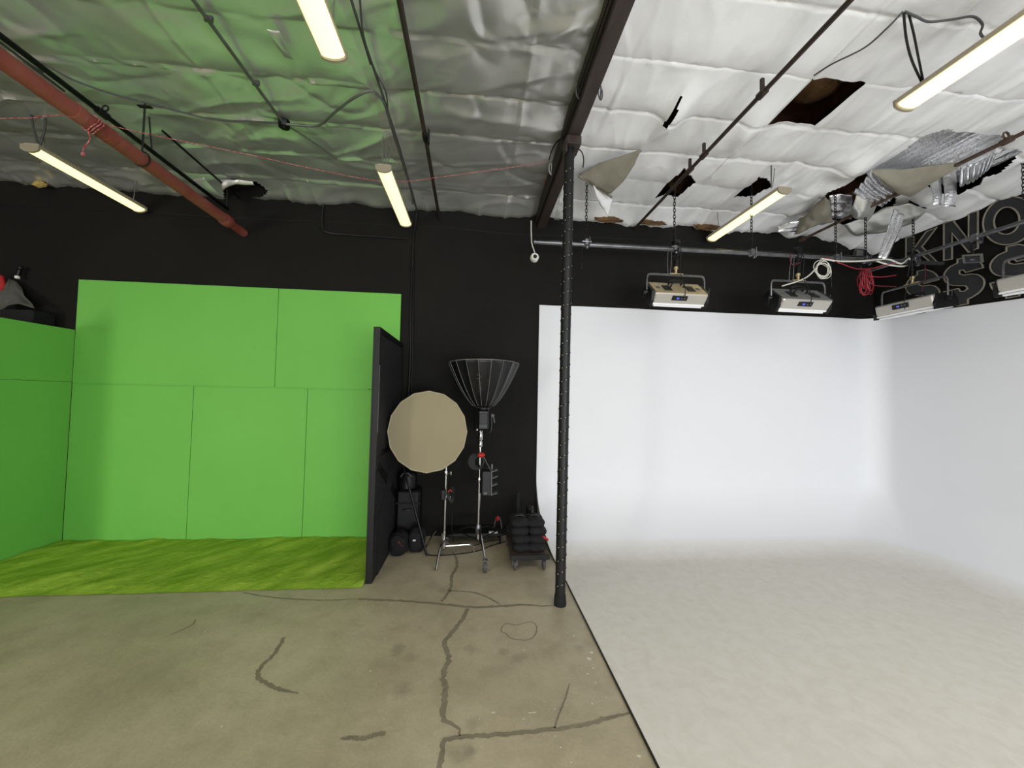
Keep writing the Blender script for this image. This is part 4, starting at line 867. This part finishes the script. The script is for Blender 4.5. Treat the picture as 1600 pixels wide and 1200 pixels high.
def letter(label, polys, w=.02, name='wall_letter'):
    """polys: first the outer outline, then inner counters, in (Y,Z)"""
    allp = polys[0]; y = sum(p[0] for p in allp) / len(allp); z = min(p[1] for p in allp)
    t = thing(name, label, 'letter', (XL_, y, z), 'outlined letters on the right wall')
    if len(polys) == 1:
        b = MB(); b.prism([V((XL_ - .012, p[0], p[1])) for p in allp], (.012, 0, 0)); b.build('letter_face', 'letterface', t, smooth=False)
    else:
        b = MB(); n = len(allp); A = [V((XL_ - .012, *p)) for p in polys[0]]; B = [V((XL_ - .012, *p)) for p in polys[1]]
        d = V((.012, 0, 0)); b.add(A + B + [p + d for p in A] + [p + d for p in B], [(i, (i + 1) % n, n + (i + 1) % n, n + i) for i in range(n)] + [(i, (i + 1) % n, 2 * n + (i + 1) % n, 2 * n + i) for i in range(n)] + [(n + i, n + (i + 1) % n, 3 * n + (i + 1) % n, 3 * n + i) for i in range(n)])
        b.build('letter_face', 'letterface', t, smooth=False)
    for P in polys:
        Q = outline(P, w * .58); n = len(P); x0, x1 = XL_ - .022, XL_ - .010
        b = MB(); vs = [V((x0, *p)) for p in P] + [V((x0, *p)) for p in Q] + [V((x1, *p)) for p in P] + [V((x1, *p)) for p in Q]
        fs = []
        for i in range(n):
            j = (i + 1) % n; fs += [(i, j, n + j, n + i), (i, j, 2 * n + j, 2 * n + i), (n + i, n + j, 3 * n + j, 3 * n + i)]
        b.add(vs, fs); b.build('outline', 'letteredge', t, smooth=False)
def c4(L): return [(lambda p: (p.y, p.z))(wp(1400 + x / 6, 280 + y / 6)) for x, y in L]
letter('outlined dark letter K, first of the top row on the right wall', [c4([(100, 548), (180, 525), (180, 645), (290, 492), (400, 448), (258, 632), (400, 775), (325, 778), (205, 672), (180, 700), (180, 735), (100, 750)])], .017)
letter('outlined dark letter N between the K and the O', [c4([(455, 412), (548, 382), (688, 560), (688, 320), (785, 295), (785, 650), (690, 690), (540, 515), (540, 752), (455, 768)])], .017)
def ell(cx, cy, rx, ry, n=48, tilt=0): return [(lambda p: (p.y, p.z))(wp(cx + rx * math.cos(a), cy + ry * math.sin(a) - tilt * rx * math.cos(a))) for a in [2 * PI * i / n for i in range(n)]]
letter('outlined dark letter O cut by the right edge of the photo', [ell(1579, 345, 42, 38, tilt=.12), ell(1575, 345, 21, 22, tilt=.1)], .017)
def sm(L, n=4):
    P = [V((*p, 0)) for p in L]; return [(p.x, p.y) for p in spline(P, n)]
S1 = [(583, 785), (583, 748), (682, 725)] + [(760, 745), (800, 770), (826, 800), (835, 832)] + [(665, 880), (640, 855), (612, 860), (612, 885), (650, 896)] + sm([(720, 885), (785, 893), (835, 930), (845, 980), (825, 1030), (775, 1080), (690, 1128)]) + [(690, 1172), (580, 1192), (578, 1150)] + sm([(520, 1140), (475, 1110), (455, 1055)]) + [(600, 1020), (618, 1048), (655, 1045), (678, 1025), (660, 1003)] + sm([(600, 1002), (530, 998), (478, 970), (455, 915), (475, 860), (520, 815)])
SP = c4(S1)
yl = max(p[0] for p in SP); 
letter('outlined dollar-style S, middle one of the lower row', [SP], .016)
y2 = wp(1548, 440).y; z2 = min(p[1] for p in c4([(580, 1192)])); zt2 = wp(1585, 465).z
letter('outlined dollar-style S cut by the right edge, under the O', [[(p[0] - yl + y2, p[1] - z2 + zt2 - .0) for p in SP]], .016)
y3 = wp(1471, 460).y; yr = min(p[0] for p in SP); z3 = wp(1447, 489).z
letter('outlined dollar-style S, leftmost of the lower row behind the hanging gear', [[(p[0] - yr + y3, p[1] - z2 + z3) for p in SP]], .016)

# ------------------------------------------------------------------ softbox lights on stands
def stand_leg(b, a, c, r): b.tube([a, c], r, 8)
# round front softbox on a C-stand
bx = V((-.29, 4.22, 0)); 
t = thing('c_stand', 'chrome C-stand holding the round cream softbox', 'light stand', bx)
zt_ = PY(698, 738, 4.2).z
b = MB(); b.tube([bx + V((0, 0, .10)), bx + V((0, 0, .62))], .015, 10); b.build('lower_tube', 'chrome', t)
b = MB(); b.tube([bx + V((0, 0, .60)), bx + V((0, 0, 1.0))], .011, 10); b.build('riser', 'chrome', t)
for zz_ in (.62, .88):
    b = MB(); b.lathe([(.017, -.025), (.019, -.02), (.019, .02), (.017, .025)], bx + V((0, 0, zz_)), 12); b.tube([bx + V((0, 0, zz_)), bx + V((.055, -.01, zz_))], .005, 6); b.box(bx + V((.05, -.014, zz_ - .018)), bx + V((.058, -.006, zz_ + .018))); b.build('clamp_collar', 'chrome', t)
for (fx, fy, hz, lab) in ((681, 891, .17, 0), (741, 862, .10, 1), (668, 852, .24, 2)):
    q = PZ(fx, fy, .014); a = bx + V((0, 0, hz)); d = (q - a); d.z = 0
    b = MB(); b.tube(spline([a, a + d * .30, a + d * (.55 if lab != 1 else .9) - V((0, 0, hz * .12)), q], 6), .013, 8); b.lathe([(.018, -.02), (.02, 0), (.018, .02)], bx + V((0, 0, hz)), 10); b.build('leg', 'chrome', t)
b = MB(); b.tube([bx + V((-.02, 0, .02)), bx + V((-.02, 0, .24))], .013, 8); b.build('centre_socket', 'steel', t)
ct = PY(668.5, 674.5, 4.0)
tt = thing('round_softbox', 'round cream-fronted softbox facing the room on a C-stand', 'softbox', ct)
R0 = .405
nrm = V((.05, -1, .04)).normalized(); sx_ = V((0, 0, 1)).cross(nrm).normalized(); sz_ = nrm.cross(sx_)
def disc(u, v, push):
    a = 2 * PI * u; k = 16; seg = (a / (2 * PI) * k) % 1; chord = math.cos(PI / k) / math.cos((seg - .5) * 2 * PI / k)
    rr = R0 * v * (1 - (1 - chord) * v); return ct + sx_ * rr * math.cos(a) * .975 + sz_ * rr * 1.02 * math.sin(a) + nrm * push(v)
b = MB(); b.grid(lambda u, v: disc(u, max(v, .001), lambda v: .02 * (1 - v * v)), 96, 12); b.build('front_cloth', 'diffcloth', tt, sharp=180)
b = MB(); b.tube([disc(i / 96, 1, lambda v: 0) for i in range(96)], .006, 6, closed=True); b.build('rim', 'rim', tt)
b = MB(); b.grid(lambda u, v: disc(u, 1.0, lambda q: 0).lerp(ct, 1 - (math.cos(v * PI / 2 * .88) ** .8) * .99) - nrm * (.33 * math.sin(v * PI / 2 * .9) + .003), 96, 12); b.build('back_shell', 'sheen', tt, sharp=180)
hb = ct - nrm * .33
b = MB(); b.lathe([(.075, 0), (.085, .03), (.085, .06)], hb - V((0, .01, 0)), 20, 'Y'); b.build('speed_ring', 'blackmetal', tt)
lh = thing('light_head', 'black lamp head behind the round cream softbox on the C-stand', 'studio light', hb + V((0, .08, 0)))
b = MB(); q = hb + V((0, .06, 0)); b.box(q - V((.07, 0, .10)), q + V((.07, .24, .09)), .02); b.build('body', 'blackplastic', lh, smooth=False)
b = MB(); q2 = hb + V((0, .10, 0)); pt = bx + V((0, 0, .985))
b.tube([q2 + V((-.085, 0, 0)), q2 + V((-.085, .0, -.16)), V((pt.x, pt.y, pt.z)), q2 + V((.085, 0, -.16)), q2 + V((.085, 0, 0))], .010, 8); b.build('yoke', 'blackmetal', lh)
b = MB(); q = PY(698, 772, 4.18)
b.box(q - V((.06, .02, .06)), q + V((-.012, .03, .05)), .008); 
tag(b.build('control_box', 'blackplastic', smooth=False), 'small black control box clipped on the chrome C-stand', 'control box')
b = MB(); q = PY(701, 772, 4.14)
for i in range(4): b.tube([q + V((.015 + .006 * i + .028 * math.cos(a), .006 * i, -.01 + (.06 + .008 * i) * math.sin(a))) for a in [PI / 8 * k for k in range(16)]], .004, 5, closed=True)
b.m = 1; b.tube([q + V((-.005, -.02, .03)), q + V((.02, -.03, .052)), q + V((.03, -.02, .03))], .007, 6)
tag(b.build('coiled_cable', ['black', 'redbright']), 'black cable coil with a red tie on the chrome C-stand', 'cable')

# roller stand with upward bowl softbox
q = PZ(746, 862, 0); rb = V((q.x, 4.25, 0)); rb.x = PY(748, 800, 4.25).x
t = thing('roller_stand', 'tall chrome rolling stand holding the upturned black softbox', 'light stand', rb)
b = MB(); b.tube([rb + V((0, 0, .16)), rb + V((0, 0, .80))], .017, 12); b.build('lower_tube', 'chrome', t)
b = MB(); b.tube([rb + V((0, 0, .78)), rb + V((0, 0, 1.28))], .011, 10); b.build('riser', 'chrome', t)
b = MB(); b.lathe([(.014, 1.22), (.026, 1.24), (.026, 1.33), (.020, 1.34), (.020, 1.36), (.028, 1.37), (.028, 1.41), (.018, 1.42)], rb, 14); b.tube([rb + V((.02, 0, 1.38)), rb + V((.055, -.01, 1.38))], .007, 6); b.box(rb + V((.048, -.015, 1.355)), rb + V((.058, -.005, 1.405))); b.tube([rb + V((-.02, 0, 1.37)), rb + V((-.045, -.01, 1.34))], .007, 6); b.build('top_socket', 'chrome', t)
for zz_ in (.80, 1.19):
    b = MB(); b.lathe([(.02, -.03), (.024, -.02), (.024, .02), (.02, .03)], rb + V((0, 0, zz_)), 12); b.build('clamp_collar', 'chrome', t)
hub = rb + V((0, 0, .27)); b = MB(); b.lathe([(.028, -.05), (.034, -.02), (.034, .02), (.026, .05)], hub, 12); b.build('leg_hub', 'steel', t)
for (dx, dy) in ((.06, -.44), (-.36, .20), (.34, .22)):
    e = rb + V((dx, dy, .13)); b = MB(); b.tube(spline([hub, hub + V((dx * .25, dy * .25, .01)), hub + V((dx * .5, dy * .5, -.03)), e], 5), .012, 8); b.tube([rb + V((0, 0, .15)), rb + V((dx * .6, dy * .6, .2))], .007, 6); lg = b.build('leg', 'chrome' if dy < 0 else 'blackmetal', t)
    b = MB(); wc = V((e.x + .006, e.y, .05)); b.lathe([(.030, -.014), (.049, -.012), (.05, 0), (.049, .012), (.030, .014)], wc, 18, 'X'); b.build('wheel', 'rubber', lg)
    b = MB(); b.box((wc.x - .024, wc.y - .018, .05), (wc.x - .017, wc.y + .018, .12)); b.box((wc.x + .017, wc.y - .018, .05), (wc.x + .024, wc.y + .018, .12)); b.box((wc.x - .024, wc.y - .02, .105), (wc.x + .024, wc.y + .02, .12)); b.lathe([(.014, -.026), (.014, .026)], wc, 10, 'X'); b.build('caster_fork', 'steel', lg, smooth=False)
hd = PY(755, 655, 4.25)
lh = thing('light_head', 'black lamp head pointing up under the bowl softbox', 'studio light', hd)
b = MB(); T = Matrix.Translation(hd); b.X = T; b.box((-.062, -.09, -.115), (.062, .09, .105), .018); b.build('body', 'blackplastic', lh, smooth=False)
b = MB(); b.X = T; b.box((-.045, -.098, -.05), (.045, -.088, .07), .004); b.build('rear_grille', 'black', lh, smooth=False)
b = MB(); b.X = T; b.tube(spline([V((-.085, 0, .06)), V((-.09, 0, -.08)), V((-.07, 0, -.145)), V((0, 0, -.155)), V((.07, 0, -.145)), V((.09, 0, -.08)), V((.085, 0, .06))], 5), .011, 8); b.build('yoke', 'blackmetal', lh)
b = MB(); b.X = T; b.lathe([(.02, .0), (.02, .035)], (.085, 0, .04), 12, 'X'); b.tube([V((.11, 0, .05)), V((.125, -.01, -.04))], .007, 6); b.build('tilt_lock', 'greyprint', lh)
# bowl
ap = hd + V((.0, 0, .115)); rim_r = .39
up = V((-.005, .03, 1)).normalized(); ux = V((1, 0, 0)); ux = (ux - up * ux.dot(up)).normalized(); uy = up.cross(ux)
H_ = PY(755, 568, 4.25).z - ap.z
def bowl(u, v, k=18, infl=0):
    a = 2 * PI * u; r_ = .07 + (rim_r - .07) * math.sin(v * PI / 2 * .93) / math.sin(PI / 2 * .93) if False else .055 + (rim_r - .055) * (v ** .62)
    seg = (u * k) % 1; cho = math.cos(PI / k) / math.cos((seg - .5) * 2 * PI / k); r_ *= cho * (1 - .02 * math.sin(PI * seg)); r_ += infl
    return ap + ux * r_ * math.cos(a) + uy * r_ * math.sin(a) + up * H_ * v
st = thing('bowl_softbox', 'deep black ribbed softbox turned up like a bowl', 'softbox', ap)
b = MB(); b.grid(lambda u, v: bowl(u, v), 144, 20); b.build('skin', 'sheen', st, solid=.002, sharp=180)
for i in range(18):
    b = MB(); b.tube([bowl(i / 18, v / 14, infl=.001) for v in range(15)], .0032, 5); b.build('rib', 'piping', st)
b = MB(); b.tube([bowl(i / 90, 1) for i in range(90)], .005, 6, closed=True); b.build('rim', 'piping', st)
b = MB(); b.lathe([(.065, -.02), (.07, 0), (.07, .03), (.05, .05)], ap, 20); b.build('speed_ring', 'blackmetal', st)
# printed chevron and lettering strokes on the front panel
def bp(px, py):
    d = ray(px, py).normalized(); p = EYE + d * 3.4
    for _ in range(400):
        q = p - ap; h = q.dot(up); v = min(1, max(.02, h / H_)); rad = (q - up * h).length
        if rad < (.055 + (rim_r - .055) * v ** .62) * .985: break
        p += d * .002
    return p - d * .006
for j, pts_ in enumerate([[(745, 585), (753, 588.5), (745, 592.5)]] + [[(747 + (i % 2), 596 + i * 2.6), (752, 596 + i * 2.6)] for i in range(8)] + [[(752, 596), (752, 600)], [(752, 605), (752, 610)]]):
    b = MB(); b.tube([bp(*p) for p in pts_], .0028 if j == 0 else .0014, 4); b.build('printed_mark', 'greyprint', st)
# battery / ballast box clamped on the riser
q = PY(764, 754, 4.2)
t = thing('ballast_box', 'black power box with open side shelves clamped on the rolling stand', 'power box', q)
b = MB(); b.box(q + V((-.075, -.05, -.13)), q + V((.02, .07, .13)), .006); b.build('body', 'black', t, smooth=False)
b = MB()
b.box(q + V((.02, -.05, -.13)), q + V((.03, .07, .14)))
for k in (-.125, -.03, .05, .12): b.prism([q + V((.03, -.05, k)), q + V((.09, -.05, k + .02)), q + V((.09, .06, k + .02)), q + V((.03, .06, k))], (0, 0, .008))
b.build('side_shelf', 'greyprint', t, smooth=False)
b = MB(); b.lathe([(.009, .13), (.011, .14), (.011, .19), (.006, .20)], q + V((.028, 0, 0)), 10); b.build('plug', 'steel', t)
b = MB(); b.box(q + V((-.055, -.054, -.115)), q + V((-.02, -.049, -.09))); b.build('tag', 'greyprint', t, smooth=False)
b = MB(); q = PY(748, 720, 4.2)
for i in range(6): b.tube([q + V((-.005 * i + (.05 + .007 * i) * math.cos(a), -.01 + .006 * i, (.06 + .006 * i) * math.sin(a) - .01)) for a in [PI / 10 * k for k in range(20)]], .006, 6, closed=True)
tag(b.build('coiled_cable', 'black'), 'black cable coil hanging high on the rolling stand', 'cable')
b = MB(); q = PY(752, 711, 4.14); b.ball(q, (.04, .03, .025), fn=lambda p: p * (1 + .4 * noise.noise(p * 4))); tag(b.build('red_cloth_tie', 'redbright'), 'red cloth tie knotted at the top of rolling stand cable coil', 'tie')
tube_thing('black_cable', [PY(756, 714, 4.14), PY(761, 724, 4.14), PY(767, 736, 4.18)], .004, 'greyprint', 'thin grey lead from the red tie down to the power box', 'cable')
tube_thing('black_cable', [PY(776, 762, 4.2), PY(778, 780, 4.25), PY(777, 805, 4.3), PY(773, 830, 4.4), PY(770, 836, 4.45)], .004, 'black', 'thin black lead dropping from the power box towards the floor', 'cable')
b = MB(); q = PY(778, 826, 4.55); b.tube([q + V((.045 * math.cos(a), 0, .14 * math.sin(a))) for a in [PI * k / 14 for k in range(15)]], .004, 5); b.tube([q + V((.04 * math.cos(a), .01, .12 * math.sin(a))) for a in [PI * k / 14 for k in range(15)]], .004, 5); b.m = 1; b.ball(q + V((-.01, -.01, .12)), (.022, .012, .03)); b.v = [p + V((0, 0, -.0)) for p in b.v]
tag(b.build('cable_loop', ['greyprint', 'redbright']), 'upright cable loop with an orange-red tie behind the rolling stand', 'cable')
# low black case behind the stands
t = thing('low_bench', 'long low black bench against the wall behind the stands', 'bench', (.12, 4.6, 0))
b = MB(); b.box((-.30, 4.50, .10), (.36, 4.78, .135), .005); b.build('top', 'black', t, smooth=False)
for sx2 in (-.28, .32):
    for sy2 in (4.53, 4.74):
        b = MB(); b.tube([V((sx2 + .01, sy2, 0)), V((sx2 + .01, sy2, .105))], .012, 8); b.build('leg', 'blackmetal', t)
b = MB(); b.box((.20, 4.49, .136), (.30, 4.53, .15)); tag(b.build('paper_tag', 'paper', smooth=False), 'small white card lying on the edge of the low black bench', 'card')
# floor cables
def floor_cable(P, r, m, label):
    pts = [PZ(x, y, r + .001) for x, y in P]; b = MB(); b.tube(spline(pts, 8), r, 6); tag(b.build('floor_cable', m), label, 'cable')
floor_cable([(667, 852), (664, 860), (668, 866), (680, 868), (700, 867), (720, 865), (745, 861), (770, 852), (790, 846)], .006, 'black', 'black cable on the floor winding between both light stands')
floor_cable([(690, 862), (702, 853), (720, 850), (740, 852), (762, 846), (783, 843)], .004, 'black', 'thin dark cable on the floor behind the rolling stand')
tube_thing('black_cable', [PY(707, 800, 4.5), PY(706, 822, 4.5), PY(707, 836, 4.5), PY(709, 848, 4.5)], .005, 'black', 'black lead dangling behind the C-stand just above the floor', 'cable')

# ------------------------------------------------------------------ sandbag dolly
A_, B2 = PZ(803, 893, 0), PZ(851, 890, 0); x0, x1 = A_.x - .03, B2.x + .03; y0, y1 = 3.80, 4.42
x0, x1 = .385, .775
t = thing('platform_dolly', 'low black wheeled dolly loaded with sandbags beside the white cove', 'dolly', ((x0 + x1) / 2, 4.1, 0))
b = MB(); b.box((x0, y0, .125), (x1, y1, .155), .004); b.build('deck', 'wood', t, smooth=False)
b = MB(); b.box((x0, y0 - .012, .115), (x1, y0 + .012, .165), .004); b.build('front_bumper', 'black', t, smooth=False)
for wx in (x0 + .05, x1 - .05):
    for wy in (y0 + .05, y1 - .06):
        b = MB(); wc = V((wx, wy, .05)); b.lathe([(.028, -.014), (.048, -.012), (.05, 0), (.048, .012), (.028, .014)], wc, 18, 'X'); wh = b.build('wheel', 'rubber', t)
        b = MB(); b.box((wx - .024, wy - .016, .05), (wx - .017, wy + .016, .125)); b.box((wx + .017, wy - .016, .05), (wx + .024, wy + .016, .125)); b.box((wx - .03, wy - .03, .112), (wx + .03, wy + .03, .126)); b.lathe([(.014, -.026), (.014, .026)], wc, 10, 'X'); b.build('caster_fork', 'steel', wh, smooth=False)
def sandbag(c, rx, ry, rz, seed, label, strap=True):
    s_ = V((seed, seed * 2, 0))
    t = thing('sandbag', label, 'sandbag', c, 'sandbags on the dolly')
    b = MB()
    for sgn in (-1, 1):
        def fn(p, sgn=sgn):
            q = V((math.copysign(abs(p.x) ** .7, p.x), math.copysign(abs(p.y) ** .7, p.y), p.z)); return q * (1 + .10 * noise.noise(p * 2 + s_)) 
        b.ball(c + V((0, sgn * ry * .48, 0)), (rx, ry * .52, rz), 22, 12, fn=fn)
    b.build('bag_body', 'blackcloth', t)
    if strap:
        b = MB(); b.tube(spline([c + V((-rx * .5, 0, rz * .7)), c + V((-rx * .3, 0, rz * 1.12)), c + V((rx * .3, 0, rz * 1.12)), c + V((rx * .5, 0, rz * .7))], 4), .008, 6); b.build('handle', 'black', t)
    return t
lv = ['bottom', 'second', 'third', 'top']
rz = .046
k = 0
for lvl in range(4):
    for side in (0, 1):
        k += 1; cx = (x0 + .118 if side == 0 else x1 - .108) + .01 * math.sin(k * 2.3); cyy = 3.99 + lvl * .035
        sandbag(V((cx, cyy, .155 + rz * .93 + lvl * .070)), .098, .15, rz, k, 'black sandbag in the %s stack, %s layer' % (('left', 'right')[side], lv[lvl]))
sandbag(V((.56, 4.28, .155 + .06)), .14, .12, .055, 20, 'black sandbag lying at the rear of the dolly deck', False)
sandbag(V((.50, 4.28, .25)), .12, .11, .05, 21, 'black sandbag piled over the rear one on the dolly', False)
sandbag(V((.62, 4.30, .335)), .11, .10, .045, 22, 'highest black sandbag heaped at the rear of the dolly', False)
b = MB(); b.box((.50, 4.40, .12), (.54, 4.43, .60), .004); b.box((.50, 4.37, .60), (.54, 4.43, .63), .004); tag(b.build('upright_post', 'blackcloth', smooth=False), 'dark flat post standing up behind the sandbags', 'post')
b = MB(); q = V((.645, 4.33, .45)); b.lathe([(.035, -.06), (.042, -.05), (.042, .05), (.03, .06)], q - V((0, 0, .02)), 16); tag(b.build('black_canister', 'blackplastic'), 'small black canister standing on top of the sandbag pile', 'canister')
q = PY(831, 807, YB - .012); b = MB(); b.ball(q, (.028, .012, .014)); tag(b.build('paper_scrap', 'paper'), 'small white scrap on the wall above the sandbags', 'scrap')
b = MB(); b.tube(spline([V((.70, 3.93, .30)), V((.74, 3.90, .29)), V((.775, 3.93, .26)), V((.76, 4.0, .24))], 5), .012, 8); tag(b.build('red_strap', 'redbright'), 'faded red strap over the right front sandbags', 'strap')

# ------------------------------------------------------------------ black bags and cases by the flat
def bag(c, rad, seed, label, name='equipment_bag'):
    t = thing(name, label, 'bag', V((c[0], c[1], c[2] - rad[2])), 'black bags by the flat'); c = V(c); s_ = V((seed, 0, seed))
    def fn(p): return V((math.copysign(abs(p.x) ** .65, p.x), math.copysign(abs(p.y) ** .65, p.y), math.copysign(abs(p.z) ** .8, p.z))) * (1 + .12 * noise.noise(p * 1.8 + s_) + .04 * noise.noise(p * 6 + s_))
    b = MB(); b.ball(c, rad, 32, 18, fn=fn); b.build('bag_body', 'blackcloth', t)
    b = MB(); b.tube(spline([c + V((-rad[0] * .6, -rad[1] * .6, rad[2] * .6)), c + V((-rad[0] * .3, -rad[1] * .8, rad[2] * 1.05)), c + V((rad[0] * .3, -rad[1] * .8, rad[2] * 1.05)), c + V((rad[0] * .6, -rad[1] * .6, rad[2] * .6))], 5), .008, 6); b.build('handle', 'black', t)
    return t
b1 = bag((-.775, 4.30, .115), (.10, .12, .115), 3, 'slumped black bag with a red stripe beside the flat')
q = MB(); q.tube([V((-.765, 4.185, .17)), V((-.74, 4.18, .145)), V((-.72, 4.185, .12))], .005, 5); q.build('red_stripe', 'redbright', b1)
b2 = bag((-.60, 4.36, .13), (.09, .11, .13), 5, 'black bag with a small white tag left of the C-stand')
q = MB(); q.box((-.625, 4.245, .15), (-.595, 4.252, .165)); q.build('white_tag', 'paper', b2, smooth=False)
pa_, pb_ = PY(626, 712, 4.45), PZ(667, 868, .012)
tube_thing('leaning_pole', [pa_, pb_], .012, 'blackmetal', 'thin black pole leaning from the flat down to the floor', 'pole')
t = thing('equipment_case', 'tall black case standing in the shadow behind the black bags', 'case', (-.74, 4.62, 0))
b = MB(); b.box((-.86, 4.52, 0), (-.60, 4.77, .62), .02); b.build('body', 'black', t, smooth=False)
b = MB(); b.tube(spline([V((-.78, 4.52, .40)), V((-.77, 4.49, .41)), V((-.70, 4.49, .41)), V((-.69, 4.52, .40))], 4), .008, 6); b.build('handle', 'steel', t)
for z_ in (.15, .47): b = MB(); b.box((-.865, 4.512, z_), (-.595, 4.53, z_ + .02)); b.build('band', 'blackmetal', t, smooth=False)
t = thing('black_drum', 'rounded black lamp case standing on top of the tall case', 'case', (-.76, 4.62, .62))
b = MB(); b.lathe([(.09, .0), (.11, .02), (.11, .16), (.085, .20), (.03, .22)], (-.76, 4.62, .62), 20); b.build('shell', 'blackplastic', t)
b = MB(); b.tube([V((-.82, 4.52, .78)), V((-.79, 4.50, .82)), V((-.73, 4.50, .82)), V((-.70, 4.52, .78))], .008, 6); b.build('handle', 'greyprint', t)

# ------------------------------------------------------------------ things on the left, above the side wall
t = thing('grey_coat', 'grey cloth draped on a hook above the side wall, far left', 'cloth', PY(22, 500, 4.70))
b = MB()
top = [PY(10, 436, 4.72), PY(24, 440, 4.72)]
def cloth(u, v):
    a = PY(14 + 10 * u, 436 + 3 * u, 4.76); c = PY(-20 + 74 * u, 484 + 6 * math.sin(u * 7) - 12 * abs(u - .5), 4.60)
    p = a.lerp(c, v ** .8); p.y += -.05 * math.sin(PI * u) * v + .03 * noise.noise(V((u * 5, v * 3, 0))); return p
b.grid(cloth, 30, 20); b.build('cloth_body', 'greycloth', t, solid=.012)
b = MB(); p = PY(27, 434, 4.74); b.lathe([(.02, -.01), (.022, .0), (.02, .02)], p, 12); b.build('collar_ring', 'whiteplastic', t)
b = MB(); b.tube([PY(27, 432, 4.76), PY(30, 424, 4.76), PY(32, 418, 4.76)], .02, 10); b.ball(PY(32, 419, 4.75), .025); b.build('hook_knob', 'blackmetal', t)
b = MB(); b.ball(PY(-2, 443, 4.70), (.06, .04, .10), fn=lambda p: p * (1 + .2 * noise.noise(p * 3))); tag(b.build('red_cloth', 'redbright'), 'red cloth bundle at the very left edge above the side wall', 'cloth')
b = MB(); b.box(PY(-30, 487, 4.78) , PY(50, 510, 4.55) + V((0, 0, 0)), .01); tag(b.build('dark_shelf_box', 'blackcloth', smooth=False), 'dark box behind the top of the green side wall under grey cloth', 'box')
